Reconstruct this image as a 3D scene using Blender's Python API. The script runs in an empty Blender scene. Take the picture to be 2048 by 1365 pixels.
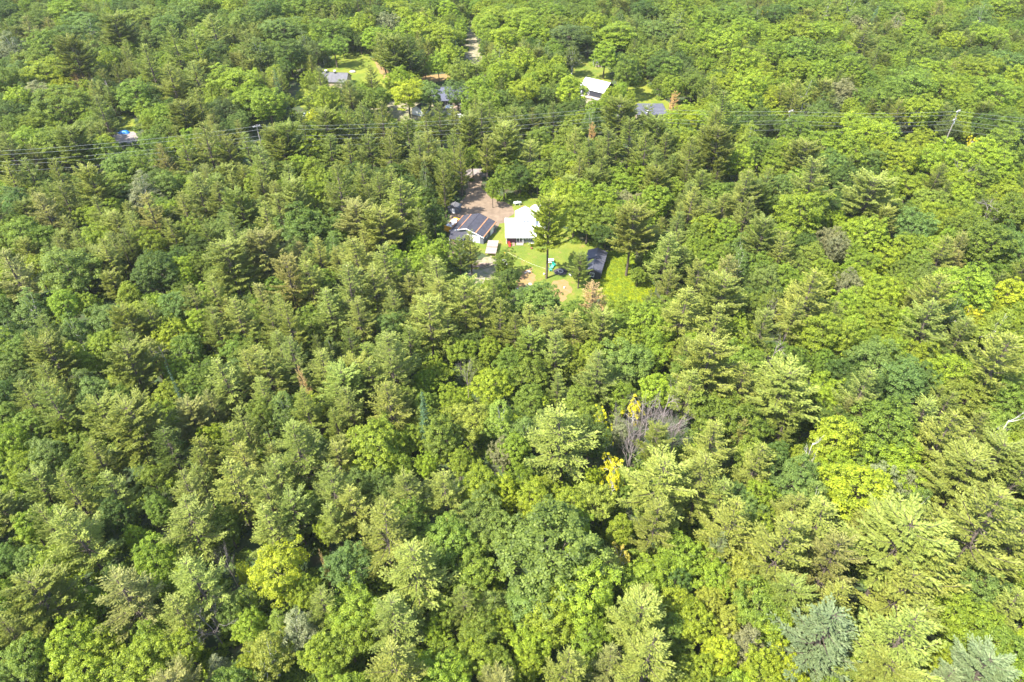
import bpy, bmesh, math, random
import numpy as np
from mathutils import Vector, Matrix
C = bpy.context.scene.collection
rnd = random.Random(7)
R = math.radians

# ---------------------------------------------------------------- camera, light, exposure
CAM_H = 120.0
PITCH = R(40.0)
FPX = 1365.3
cam_data = bpy.data.cameras.new('camera')
cam_data.sensor_width = 36.0
cam_data.lens = FPX / 2048.0 * 36.0
cam_data.clip_start = 1.0
cam_data.clip_end = 6000.0
cam = bpy.data.objects.new('camera', cam_data)
C.objects.link(cam)
cam.location = (0, 0, CAM_H)
cam.rotation_euler = (R(90) - PITCH, 0, 0)
bpy.context.scene.camera = cam

SUN_EL = R(54.0)
SUN_DIR = Vector((-math.cos(R(33)) * math.cos(SUN_EL), -math.sin(R(33)) * math.cos(SUN_EL), math.sin(SUN_EL)))  # towards the sun
world = bpy.data.worlds.new('World')
bpy.context.scene.world = world
world.use_nodes = True
wn = world.node_tree
wn.nodes.clear()
sky = wn.nodes.new('ShaderNodeTexSky')
sky.sky_type = 'NISHITA'
sky.sun_disc = False
sky.sun_elevation = SUN_EL
sky.sun_rotation = math.atan2(SUN_DIR.x, SUN_DIR.y)
bg = wn.nodes.new('ShaderNodeBackground')
bg.inputs['Strength'].default_value = 0.15
wo = wn.nodes.new('ShaderNodeOutputWorld')
wn.links.new(sky.outputs['Color'], bg.inputs['Color'])
wn.links.new(bg.outputs['Background'], wo.inputs['Surface'])
sd = bpy.data.lights.new('sun', 'SUN')
sd.energy = 4.6
sd.angle = R(0.53)
sd.color = (1.0, 0.945, 0.83)
sun = bpy.data.objects.new('sun', sd)
C.objects.link(sun)
sun.rotation_euler = SUN_DIR.to_track_quat('Z', 'Y').to_euler()
vs = bpy.context.scene.view_settings
vs.view_transform = 'Standard'
vs.look = 'None'
vs.gamma = 1.0
vs.use_curve_mapping = False
vs.exposure = 1.55
cy = bpy.context.scene.cycles
cy.max_bounces = 5
cy.diffuse_bounces = 3
cy.transmission_bounces = 3
cy.glossy_bounces = 2
cy.use_denoising = True
cy.volume_bounces = 0
HAZE = 0.00005

# ---------------------------------------------------------------- picture <-> place
def W(px, py, h=0.0):
    """The point at height h that the photograph shows at pixel px, py (2048 x 1365)."""
    a = (px - 1024) / FPX
    b = -(py - 682.5) / FPX
    dy = math.cos(PITCH) + b * math.sin(PITCH)
    dz = -math.sin(PITCH) + b * math.cos(PITCH)
    t = (h - CAM_H) / dz
    return Vector((a * t, dy * t, h))

def depth(p):
    return p.y * math.cos(PITCH) + (CAM_H - p.z) * math.sin(PITCH)

def proj(p):
    d = depth(p)
    v = p.y * math.sin(PITCH) - (CAM_H - p.z) * math.cos(PITCH)
    return 1024 + FPX * p.x / d, 682.5 - FPX * v / d

def inside(x, y, poly):
    c = False
    j = len(poly) - 1
    for i in range(len(poly)):
        xi, yi = poly[i]
        xj, yj = poly[j]
        if (yi > y) != (yj > y) and x < (xj - xi) * (y - yi) / (yj - yi) + xi:
            c = not c
        j = i
    return c

# ---------------------------------------------------------------- materials
def new_mat(name):
    m = bpy.data.materials.new(name)
    m.use_nodes = True
    nt = m.node_tree
    return m, nt, nt.nodes['Principled BSDF']

def plain(name, col, rough=0.7, var=0.15, scale=1.5, bump=0.0, metallic=0.0, col2=None, detail=5.0, bdist=0.03):
    m, nt, b = new_mat(name)
    tc = nt.nodes.new('ShaderNodeTexCoord')
    n = nt.nodes.new('ShaderNodeTexNoise')
    n.inputs['Scale'].default_value = scale
    n.inputs['Detail'].default_value = detail
    nt.links.new(tc.outputs['Object'], n.inputs['Vector'])
    r = nt.nodes.new('ShaderNodeValToRGB')
    r.color_ramp.elements[0].position = 0.32
    r.color_ramp.elements[1].position = 0.68
    c2 = col2 if col2 else tuple(c * (1 - var) for c in col)
    c1 = col if col2 else tuple(min(1, c * (1 + var)) for c in col)
    r.color_ramp.elements[0].color = (*c2, 1)
    r.color_ramp.elements[1].color = (*c1, 1)
    nt.links.new(n.outputs['Fac'], r.inputs['Fac'])
    nt.links.new(r.outputs['Color'], b.inputs['Base Color'])
    b.inputs['Roughness'].default_value = rough
    b.inputs['Metallic'].default_value = metallic
    if bump:
        bp = nt.nodes.new('ShaderNodeBump')
        bp.inputs['Strength'].default_value = bump
        bp.inputs['Distance'].default_value = bdist
        nt.links.new(n.outputs['Fac'], bp.inputs['Height'])
        nt.links.new(bp.outputs['Normal'], b.inputs['Normal'])
    return m

def leaf_mat(name, trans=0.36, rough=0.55, spread=0.55):
    m = bpy.data.materials.new(name)
    m.use_nodes = True
    nt = m.node_tree
    nt.nodes.clear()
    N = nt.nodes.new
    L = nt.links.new
    at = N('ShaderNodeAttribute')
    at.attribute_type = 'INSTANCER'
    at.attribute_name = 'tint'
    va = N('ShaderNodeAttribute')
    va.attribute_type = 'GEOMETRY'
    va.attribute_name = 'vary'
    mr = N('ShaderNodeMapRange')
    mr.inputs['To Min'].default_value = 1 - spread
    mr.inputs['To Max'].default_value = 1 + spread
    L(va.outputs['Fac'], mr.inputs['Value'])
    mul = N('ShaderNodeVectorMath')
    mul.operation = 'SCALE'
    L(at.outputs['Vector'], mul.inputs[0])
    L(mr.outputs['Result'], mul.inputs['Scale'])
    hs = N('ShaderNodeHueSaturation')
    mr2 = N('ShaderNodeMapRange')
    mr2.inputs['To Min'].default_value = 0.515
    mr2.inputs['To Max'].default_value = 0.487
    L(va.outputs['Fac'], mr2.inputs['Value'])
    L(mr2.outputs['Result'], hs.inputs['Hue'])
    L(mul.outputs['Vector'], hs.inputs['Color'])
    d = N('ShaderNodeBsdfPrincipled')
    d.inputs['Roughness'].default_value = rough
    d.inputs['Specular IOR Level'].default_value = 0.35
    L(hs.outputs['Color'], d.inputs['Base Color'])
    t = N('ShaderNodeBsdfTranslucent')
    ty = N('ShaderNodeMix')
    ty.data_type = 'RGBA'
    ty.blend_type = 'MULTIPLY'
    ty.inputs['Factor'].default_value = 1.0
    ty.inputs['B'].default_value = (1.25, 1.35, 0.55, 1)
    L(hs.outputs['Color'], ty.inputs['A'])
    L(ty.outputs['Result'], t.inputs['Color'])
    mx = N('ShaderNodeMixShader')
    mx.inputs['Fac'].default_value = trans
    L(d.outputs['BSDF'], mx.inputs[1])
    L(t.outputs['BSDF'], mx.inputs[2])
    o = N('ShaderNodeOutputMaterial')
    L(mx.outputs['Shader'], o.inputs['Surface'])
    return m

M_LEAF = leaf_mat('broadleaf_foliage')
M_NEEDLE = leaf_mat('needle_foliage', trans=0.28, rough=0.6, spread=0.45)
M_BARK = plain('grey_brown_bark', (0.105, 0.08, 0.062), 0.9, 0.35, 3.0, 0.4)
M_PALEBARK = plain('pale_bark', (0.55, 0.53, 0.49), 0.8, 0.3, 4.0)
M_DEAD = plain('weathered_dead_wood', (0.26, 0.22, 0.21), 0.9, 0.3, 3.0)
M_DEADW = plain('bleached_dead_wood', (0.62, 0.58, 0.53), 0.9, 0.2, 3.0)

# ---------------------------------------------------------------- fast mesh helpers
class Geo:
    """Collects quads with numpy and makes one mesh."""
    def __init__(s):
        s.v = []; s.f = []; s.a = []; s.m = []; s.n = 0
    def add(s, verts, quads, vary=None, mat=0):
        verts = np.asarray(verts, np.float32).reshape(-1, 3)
        quads = np.asarray(quads, np.int32).reshape(-1, 4)
        s.v.append(verts); s.f.append(quads + s.n); s.n += len(verts)
        s.a.append(np.full(len(quads), 0.5, np.float32) if vary is None else np.asarray(vary, np.float32))
        s.m.append(np.full(len(quads), mat, np.int32))
    def mesh(s, name, mats):
        v = np.concatenate(s.v); f = np.concatenate(s.f); a = np.concatenate(s.a); mi = np.concatenate(s.m)
        me = bpy.data.meshes.new(name)
        me.vertices.add(len(v)); me.vertices.foreach_set('co', v.ravel())
        me.loops.add(f.size); me.loops.foreach_set('vertex_index', f.ravel())
        me.polygons.add(len(f))
        me.polygons.foreach_set('loop_start', np.arange(0, f.size, 4, dtype=np.int32))
        me.polygons.foreach_set('loop_total', np.full(len(f), 4, np.int32))
        me.polygons.foreach_set('material_index', mi)
        at = me.attributes.new('vary', 'FLOAT', 'FACE')
        at.data.foreach_set('value', a)
        for m in mats:
            me.materials.append(m)
        me.update(calc_edges=True)
        return me

def unit(a):
    return a / np.maximum(np.linalg.norm(a, axis=-1, keepdims=True), 1e-9)

def cards(g, c, ax, nm, ln, wd, vary, mat=0):
    """Pointed leaf-like quads: base at c, along ax, facing nm."""
    ax = unit(ax); side = unit(np.cross(ax, nm))
    ln = np.asarray(ln)[:, None]; wd = np.asarray(wd)[:, None]
    p0 = c
    p1 = c + ax * ln * 0.55 + side * wd * 0.5
    p2 = c + ax * ln
    p3 = c + ax * ln * 0.45 - side * wd * 0.5
    v = np.stack([p0, p1, p2, p3], 1).reshape(-1, 3)
    q = np.arange(len(c) * 4).reshape(-1, 4)
    g.add(v, q, vary, mat)

def tube(g, pts, rad, sides=5, mat=0):
    pts = np.asarray(pts, float); rad = np.asarray(rad, float)
    n = len(pts)
    d = np.gradient(pts, axis=0); d = unit(d)
    ref = np.array([0.0, 0.0, 1.0]) if abs(d[0][2]) < 0.8 else np.array([1.0, 0.0, 0.0])
    u = unit(np.cross(d, ref)); w = np.cross(d, u)
    an = np.arange(sides) / sides * 2 * np.pi
    ring = (u[:, None, :] * np.cos(an)[None, :, None] + w[:, None, :] * np.sin(an)[None, :, None]) * rad[:, None, None] + pts[:, None, :]
    v = ring.reshape(-1, 3)
    q = []
    for i in range(n - 1):
        for k in range(sides):
            a = i * sides + k; b = i * sides + (k + 1) % sides
            q.append((a, b, b + sides, a + sides))
    g.add(v, q, None, mat)

def fib(n, rs):
    i = np.arange(n) + rs.rand() 
    z = 1 - 2 * (i + 0.5) / (n + 1); z = np.clip(z, -1, 1)
    ph = i * 2.399963
    r = np.sqrt(np.maximum(0, 1 - z * z))
    return np.stack([r * np.cos(ph), r * np.sin(ph), z], 1)

# ---------------------------------------------------------------- tree prototypes (metres)
def limb(g, a, b, r0, r1, rs, sag=0.0, mat=0, sides=4, n=5):
    t = np.linspace(0, 1, n)[:, None]
    p = a * (1 - t) + b * t
    p[1:-1] += rs.randn(n - 2, 3) * np.linalg.norm(b - a) * 0.035
    p[:, 2] += np.sin(t[:, 0] * np.pi) * sag
    tube(g, p, np.linspace(r0, r1, n), sides, mat)

def maple(seed, H=18.0, Rc=5.6, base=0.30, nclump=120, per=95, leaf=0.36, lobes=0.25, cl=(0.85, 1.5), flat=0.6, open_=0.0):
    """Dome-shaped broadleaf: leafy clumps on a lobed shell round a limbed trunk."""
    rs = np.random.RandomState(seed)
    tr = Geo(); cr = Geo()
    zc = H * (base + (1 - base) * 0.48); Rz = H * (1 - base) * 0.52
    d = fib(nclump, rs) + rs.randn(nclump, 3) * 0.13
    d = unit(d); d = d[d[:, 2] > -0.75]
    if open_: d = d[rs.rand(len(d)) > open_]
    lob = 1 + lobes * np.sin(d[:, 0] * 3.1 + seed) * np.cos(d[:, 1] * 3.7 + seed * 1.7) + lobes * 0.5 * np.sin(d[:, 2] * 5 + seed)
    rr = lob * rs.uniform(0.74, 1.0, len(d))
    # egg shape: widest a little below the middle
    wide = np.where(d[:, 2] > 0, 1.0, 1 - 0.35 * d[:, 2] ** 2)
    c = np.stack([d[:, 0] * Rc * rr * wide, d[:, 1] * Rc * rr * wide, zc + d[:, 2] * Rz * rr], 1)
    c = c + d * -0.6
    inner = fib(nclump // 4, rs); ci = inner * np.array([Rc, Rc, Rz]) * 0.5 + np.array([0, 0, zc])
    cc = np.concatenate([c, ci]); dd = np.concatenate([d, inner])
    for k in range(len(cc)):
        r = rs.uniform(*cl)
        m = per if k < len(c) else per // 2
        s = unit(rs.randn(m, 3))
        s = unit(s + dd[k] * 0.55 + np.array([0, 0, 0.35]))
        rad = r * rs.uniform(0.55, 1.08, m)[:, None]
        p = cc[k] + s * rad * np.array([1, 1, flat])
        nm = unit(s * 0.8 + np.array([0, 0, 0.7]) + rs.randn(m, 3) * 0.45)
        ax = unit(np.cross(nm, rs.randn(m, 3)))
        cv = rs.uniform(-0.2, 0.2)
        cards(cr, p, ax, nm, rs.uniform(0.75, 1.25, m) * leaf, rs.uniform(0.6, 0.95, m) * leaf, np.clip(rs.rand(m) * 0.7 + 0.15 + cv, 0, 1))
    th = zc
    pts = np.array([[0, 0, -0.3], [0.1, 0.05, th * 0.3], [rs.uniform(-.3, .3), rs.uniform(-.3, .3), th * 0.65], [rs.uniform(-.5, .5), rs.uniform(-.5, .5), th * 1.15]])
    tube(tr, pts, [0.34, 0.26, 0.2, 0.09], 7)
    for k in rs.choice(len(c), min(26, len(c)), replace=False):
        h0 = rs.uniform(0.5, 1.0) * th
        if c[k][2] < h0 - 1: h0 = max(th * 0.4, c[k][2] - 1)
        limb(tr, np.array([pts[2][0] * .8, pts[2][1] * .8, h0]), c[k] * 0.95, 0.11, 0.025, rs)
    return tr, cr

def soft(seed, H=16.0, Rc=4.6, base=0.16, n=13000, leaf=0.27, strokes=150):
    """Fine-leaved tree: rising sprays of small leaves, softer outline."""
    rs = np.random.RandomState(seed)
    tr = Geo(); cr = Geo()
    zb = H * base
    pts = np.array([[0, 0, -0.3], [0.1, 0, H * 0.3], [rs.uniform(-.4, .4), rs.uniform(-.4, .4), H * 0.6], [0, 0, H * 0.9]])
    tube(tr, pts, [0.24, 0.19, 0.12, 0.04], 6)
    m = n // strokes
    for k in range(strokes):
        an = k * 2.399963 + rs.uniform(-.3, .3); u = math.sqrt((k + 0.5) / strokes)
        h0 = zb + (H * 0.75 - zb) * (1 - u) * rs.uniform(0.6, 1.0) + rs.uniform(0, H * 0.18)
        prof = math.sqrt(max(0.02, 1 - u ** 2.3))
        tip = np.array([math.cos(an) * Rc * u, math.sin(an) * Rc * u, zb + (H - zb) * (0.34 + 0.62 * prof) * rs.uniform(0.9, 1.04)])
        st = np.array([tip[0] * 0.45, tip[1] * 0.45, min(h0, tip[2] - 1.4)])
        if k % 5 == 0: limb(tr, np.array([0, 0, max(zb, st[2] - 1.5)]), tip * np.array([.9, .9, .97]), 0.06, 0.015, rs, n=4)
        t = rs.beta(2.2, 1.2, m)[:, None]
        p = st * (1 - t) + tip * t
        p += rs.randn(m, 3) * np.array([.30, .30, .34]) * (1.15 - 0.6 * t)
        out = unit(p - np.array([0, 0, H * 0.45]))
        nm = unit(out * 0.5 + np.array([0, 0, 0.6]) + rs.randn(m, 3) * 0.5)
        ax = unit(tip - st + rs.randn(m, 3) * 0.9)
        cards(cr, p, ax, nm, rs.uniform(0.8, 1.3, m) * leaf, rs.uniform(0.5, 0.8, m) * leaf, np.clip(rs.rand(m) * 0.6 + 0.2 + rs.uniform(-.2, .2), 0, 1))
    return tr, cr

def pine(seed, H=24.0, Rc=5.8, base=0.30, whorls=15, thin=0.12, tuft=0.38, droop=0.0, prof_pow=0.75, dens=1.0, lean=0.0):
    """White pine: whorls of long plumed branches with upswept needle tufts."""
    rs = np.random.RandomState(seed)
    tr = Geo(); cr = Geo()
    lx, ly = lean * rs.uniform(-1, 1), lean * rs.uniform(-1, 1)
    zz = np.array([-0.3, H * .25, H * .5, H * .75, H * .99])
    px = lx * (zz / H) ** 2 + np.array([0, .05, -.05, .06, 0]); py = ly * (zz / H) ** 2
    tube(tr, np.stack([px, py, zz], 1), [0.36, 0.29, 0.21, 0.12, 0.03], 7)
    P = []; A = []; NM = []; V = []
    for w in range(whorls):
        f = (w + rs.uniform(-.25, .25)) / (whorls - 1); f = min(max(f, 0), 1)
        z0 = H * (base + (0.965 - base) * f)
        ln0 = Rc * (math.sin(math.pi * (0.16 + 0.84 * (1 - f) ** prof_pow * 0.78)) * 0.9 + 0.10)
        ln0 = Rc * (0.16 + 0.84 * (1 - f) ** prof_pow) * (1.0 if f > 0.22 else 0.62 + f * 1.7)
        nb = rs.randint(5, 7)
        a0 = rs.uniform(0, 6.28)
        for k in range(nb):
            if rs.rand() < thin: continue
            ln = ln0 * rs.uniform(0.55, 1.22)
            an = a0 + k * 6.283 / nb + rs.uniform(-.3, .3)
            rise = (0.08 + 0.55 * f - droop) + rs.uniform(-.12, .12)
            dirh = np.array([math.cos(an), math.sin(an), 0])
            t = np.linspace(0, 1, 6)
            zz_ = z0 + ln * (rise * t + 0.20 * t ** 2.5 - 0.10 * np.sin(t * np.pi))
            bend = rs.uniform(-.25, .25)
            perp = np.array([-dirh[1], dirh[0], 0])
            bp = dirh * (ln * t)[:, None] + perp * (bend * ln * t ** 2)[:, None]
            fx = (z0 / H) ** 2
            bp[:, 0] += lx * fx; bp[:, 1] += ly * fx; bp[:, 2] = zz_
            tube(tr, bp, np.linspace(0.075, 0.015, 6) * (0.6 + ln / 8), 3)
            ns = max(4, int((ln * 3.6) * dens))
            ts = np.linspace(0.28 if ln > 2 else 0.12, 1.0, ns)
            for j, tt in enumerate(ts):
                o = np.array([np.interp(tt, t, bp[:, 0]), np.interp(tt, t, bp[:, 1]), np.interp(tt, t, bp[:, 2])])
                tl = min(1.25, 0.34 * ln) * (1.1 - 0.75 * tt) * rs.uniform(0.7, 1.2) + 0.12
                for sgn in ((-1, 1) if tt < 0.97 else (0,)):
                    sa = sgn * rs.uniform(0.42, 0.8)
                    dv = dirh * math.cos(sa) + perp * (math.sin(sa) + bend * tt) + np.array([0, 0, rs.uniform(0.05, 0.38)])
                    dv = dv / np.linalg.norm(dv)
                    nt = max(2, int(tl / 0.2))
                    q = np.linspace(0.15, 1, nt)[:, None]
                    pp = o + dv * tl * q + rs.randn(nt, 3) * 0.06
                    br = rs.uniform(-.14, .14)
                    for r_ in range(3):
                        P.append(pp); A.append(dv + rs.randn(nt, 3) * 0.24 + np.array([0, 0, 0.12]))
                        NM.append(np.array([0, 0, 1.0]) + rs.randn(nt, 3) * 0.4)
                        V.append(np.clip(rs.rand(nt) * 0.62 + 0.19 + br, 0, 1))
    P = np.concatenate(P); A = np.concatenate(A); NM = np.concatenate(NM); V = np.concatenate(V)
    cards(cr, P, A, NM, rs.uniform(0.9, 1.5, len(P)) * tuft, rs.uniform(0.32, 0.52, len(P)) * tuft, V)
    return tr, cr

def spruce(seed, H=22.0, Rc=2.6, dens=1.0):
    rs = np.random.RandomState(seed)
    tr = Geo(); cr = Geo()
    tube(tr, [[0, 0, -0.3], [0, 0, H * .5], [0, 0, H]], [0.24, 0.14, 0.02], 6)
    P = []; A = []; NM = []; V = []
    for w in range(34):
        f = w / 33; z0 = H * (0.08 + 0.90 * f); ln0 = Rc * (1 - f) ** 0.85 + 0.15
        for k in range(9):
            ln = ln0 * rs.uniform(.75, 1.15); an = rs.uniform(0, 6.283)
            dh = np.array([math.cos(an), math.sin(an), -0.28]); perp = np.array([-dh[1], dh[0], 0])
            n = max(4, int(ln * 9 * dens))
            t = rs.rand(n)[:, None]
            p = np.array([0, 0, z0]) + dh * ln * t + perp * rs.randn(n, 1) * 0.28 * (1.1 - t) * min(1, ln)
            P.append(p); A.append(dh + perp * rs.randn(n, 1) * 0.6); NM.append(np.array([0, 0, 1.]) + dh * 0.4 + rs.randn(n, 3) * .3); V.append(np.clip(rs.rand(n), 0, 1))
    P = np.concatenate(P); A = np.concatenate(A); NM = np.concatenate(NM); V = np.concatenate(V)
    cards(cr, P, A, NM, rs.uniform(.3, .55, len(P)), rs.uniform(.16, .28, len(P)), V)
    return tr, cr

def bare(seed, H=14.0, spread=0.5, levels=4, r0=0.22, nb=5, broom=False):
    """A dead tree: forking bare wood. Returns (trunk, limbs)."""
    rs = np.random.RandomState(seed)
    tr = Geo(); lm = Geo()
    top = np.array([rs.uniform(-1, 1), rs.uniform(-1, 1), H * (0.6 if broom else 0.85)])
    t = np.linspace(0, 1, 6)[:, None]
    mp = np.array([0, 0, -0.3]) * (1 - t) + top * t + rs.randn(6, 3) * 0.12 * t
    tube(tr, mp, np.linspace(r0, r0 * .35, 6), 6)
    def grow(p, d, ln, r, lv):
        q = p + d * ln
        m = (p + q) / 2 + rs.randn(3) * ln * 0.08
        tube(lm, [p, m, q], [r, r * .8, r * .55], 4 if lv > 1 else 3)
        if lv <= 0: return
        for _ in range(rs.randint(2, 4)):
            dd = unit(d + rs.randn(3) * spread + np.array([0, 0, 0.18]))
            grow(q if rs.rand() < .6 else m, dd, ln * rs.uniform(.55, .85), r * .55, lv - 1)
    for k in range(nb):
        f = rs.uniform(0.35, 1.0); i = f * 5; a = mp[int(min(4, i))]
        p = a + (mp[int(min(4, i)) + 1] - a) * (i - int(min(4, i)))
        an = k * 2.4 + rs.rand(); d = unit(np.array([math.cos(an), math.sin(an), 0.7 if not broom else 1.6]))
        grow(p, d, H * rs.uniform(.16, .26) * (1.35 - 0.6 * f), r0 * .42, levels - 1)
    return tr, lm

def bush(seed, n=420, Rr=1.0, leaf=0.28):
    rs = np.random.RandomState(seed); g = Geo()
    s = unit(rs.randn(n, 3)); s[:, 2] = np.abs(s[:, 2])
    p = s * rs.uniform(.35, 1.0, n)[:, None] * Rr * np.array([1, 1, .8]) * (1 + .25 * np.sin(s[:, :1] * 5 + seed))
    nm = unit(s * .6 + np.array([0, 0, .8]) + rs.randn(n, 3) * .5)
    cards(g, p, unit(np.cross(nm, rs.randn(n, 3))), nm, rs.uniform(.7, 1.4, n) * leaf, rs.uniform(.5, .9, n) * leaf, rs.rand(n))
    return g

class Proto:
    def __init__(s, name, tr, cr, H, D, leafm, barkm=None, zc=0.6):
        s.H, s.D, s.zc = H, D, zc
        bm_ = barkm or M_BARK
        s.trunk = tr.mesh(name + '_trunk', [bm_]); s.crown = cr.mesh(name + '_crown', [leafm])
        j = Geo(); nv = 0
        for gg, mi in ((cr, 0), (tr, 1)):
            for v, f, a in zip(gg.v, gg.f, gg.a):
                j.v.append(v); j.f.append(f + nv); j.a.append(a); j.m.append(np.full(len(f), mi, np.int32))
            nv += gg.n
        s.whole = j.mesh(name + '_whole', [leafm, bm_])

PR = {}
PR['P'] = [Proto('pine', *pine(11, 24, 6.2, 0.28, 15, prof_pow=1.0), 24, 11.0, M_NEEDLE),
           Proto('pine', *pine(16, 21, 6.0, 0.24, 13, thin=0.14, prof_pow=0.8, lean=1.0), 21, 10.8, M_NEEDLE),
           Proto('pine', *pine(17, 24, 5.6, 0.34, 16, thin=0.24, prof_pow=1.2, lean=2.0), 24, 10.4, M_NEEDLE),
           Proto('pine', *pine(18, 22, 6.4, 0.30, 12, thin=0.12, prof_pow=0.65, droop=0.05, tuft=0.42), 22, 11.8, M_NEEDLE),
           Proto('pine', *pine(12, 23, 5.8, 0.32, 13, thin=0.2, prof_pow=0.8, lean=1.6), 23, 10.5, M_NEEDLE),
           Proto('pine', *pine(13, 25, 6.4, 0.28, 15, thin=0.16, prof_pow=0.9, droop=0.08), 25, 12.0, M_NEEDLE),
           Proto('pine', *pine(14, 22, 5.6, 0.25, 14, thin=0.16, prof_pow=1.15, lean=1.5), 22, 9.8, M_NEEDLE),
           Proto('pine', *pine(15, 25, 6.0, 0.42, 14, thin=0.06, prof_pow=0.38, dens=1.2, tuft=0.46), 25, 11.2, M_NEEDLE)]
PR['M'] = [Proto('maple', *maple(21, 18, 5.8, 0.30, 300, 52, 0.30, 0.25, (0.4, 0.9), 0.7), 18, 11.6, M_LEAF),
           Proto('maple', *maple(22, 18, 5.2, 0.26, 260, 56, 0.30, 0.22, (0.4, 0.95), 0.7), 18, 10.6, M_LEAF),
           Proto('maple', *maple(23, 17, 6.2, 0.34, 280, 58, 0.31, 0.34, (0.45, 1.05), 0.65, 0.08), 17, 12.4, M_LEAF),
           Proto('maple', *maple(24, 18, 5.4, 0.28, 330, 46, 0.29, 0.26, (0.35, 0.8), 0.75), 18, 11.2, M_LEAF),
           Proto('maple', *maple(25, 18, 5.4, 0.30, 260, 56, 0.31, 0.38, (0.4, 1.0), 0.65, 0.14), 18, 10.8, M_LEAF),
           Proto('maple', *maple(26, 17, 5.8, 0.30, 300, 50, 0.29, 0.45, (0.35, 0.9), 0.7, 0.12), 17, 11.6, M_LEAF)]
PR['B'] = [Proto('leafy', *maple(31, 16, 4.8, 0.18, 300, 46, 0.27, 0.22, (0.35, 0.8), 0.85), 16, 10.0, M_LEAF),
           Proto('leafy', *maple(32, 16, 4.6, 0.16, 330, 44, 0.25, 0.28, (0.3, 0.7), 1.0, 0.05), 16, 9.6, M_LEAF),
           Proto('leafy', *maple(33, 16, 5.0, 0.2, 260, 52, 0.27, 0.34, (0.35, 0.95), 0.8, 0.1), 16, 10.4, M_LEAF, M_PALEBARK)]
PR['S'] = [Proto('spruce', *spruce(41), 22, 5.2, M_NEEDLE), Proto('spruce', *spruce(42, 22, 3.0), 22, 6.0, M_NEEDLE)]
PR['R'] = [Proto('rust', *pine(51, 16, 4.6, 0.22, 11, thin=0.15, dens=1.15, tuft=0.36), 16, 9.0, M_NEEDLE)]
PR['Y'] = [Proto('gold', *maple(61, 11, 3.4, 0.40, 60, 44, 0.30, 0.6, (0.3, 0.75), 0.8, 0.3), 11, 6.6, M_LEAF, M_PALEBARK)]
PR['D'] = [Proto('dead', *bare(71), 14, 8.0, M_DEAD, M_DEAD), Proto('dead', *bare(72, 14, .45, 4, .18, 7, True), 14, 7.0, M_DEAD, M_DEAD),
           Proto('dead', *bare(73, 12, .38, 4, .16, 8, True), 12, 7.0, M_DEAD, M_DEAD)]
PR['W'] = [Proto('snag', *bare(75, 15, .42, 3, .26, 5), 15, 7.5, M_DEADW, M_DEADW)]
ZC = {'P': 0.66, 'M': 0.64, 'B': 0.62, 'S': 0.55, 'R': 0.6, 'Y': 0.75, 'D': 0.62, 'W': 0.62}
TINT = {
 'P1': (.125, .170, .024), 'P2': (.205, .245, .038), 'P3': (.255, .292, .056), 'P4': (.275, .275, .070), 'P5': (.205, .255, .110), 'P6': (.32, .37, .035),
 'M1': (.094, .148, .022), 'M2': (.160, .226, .025), 'M3': (.216, .288, .022), 'M4': (.240, .310, .020), 'M5': (.31, .35, .018), 'M6': (.150, .215, .036),
 'B1': (.115, .155, .036), 'B2': (.150, .210, .040), 'B3': (.200, .265, .036), 'B4': (.245, .280, .036), 'B5': (.230, .240, .110), 'B6': (.140, .215, .044),
 'S1': (.060, .110, .040), 'S6': (.080, .150, .090), 'R1': (.58, .40, .18), 'Y1': (.62, .57, .020), 'Y2': (.48, .40, .06), 'D1': (.3, .3, .3), 'W1': (.6, .6, .6)}

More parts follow.
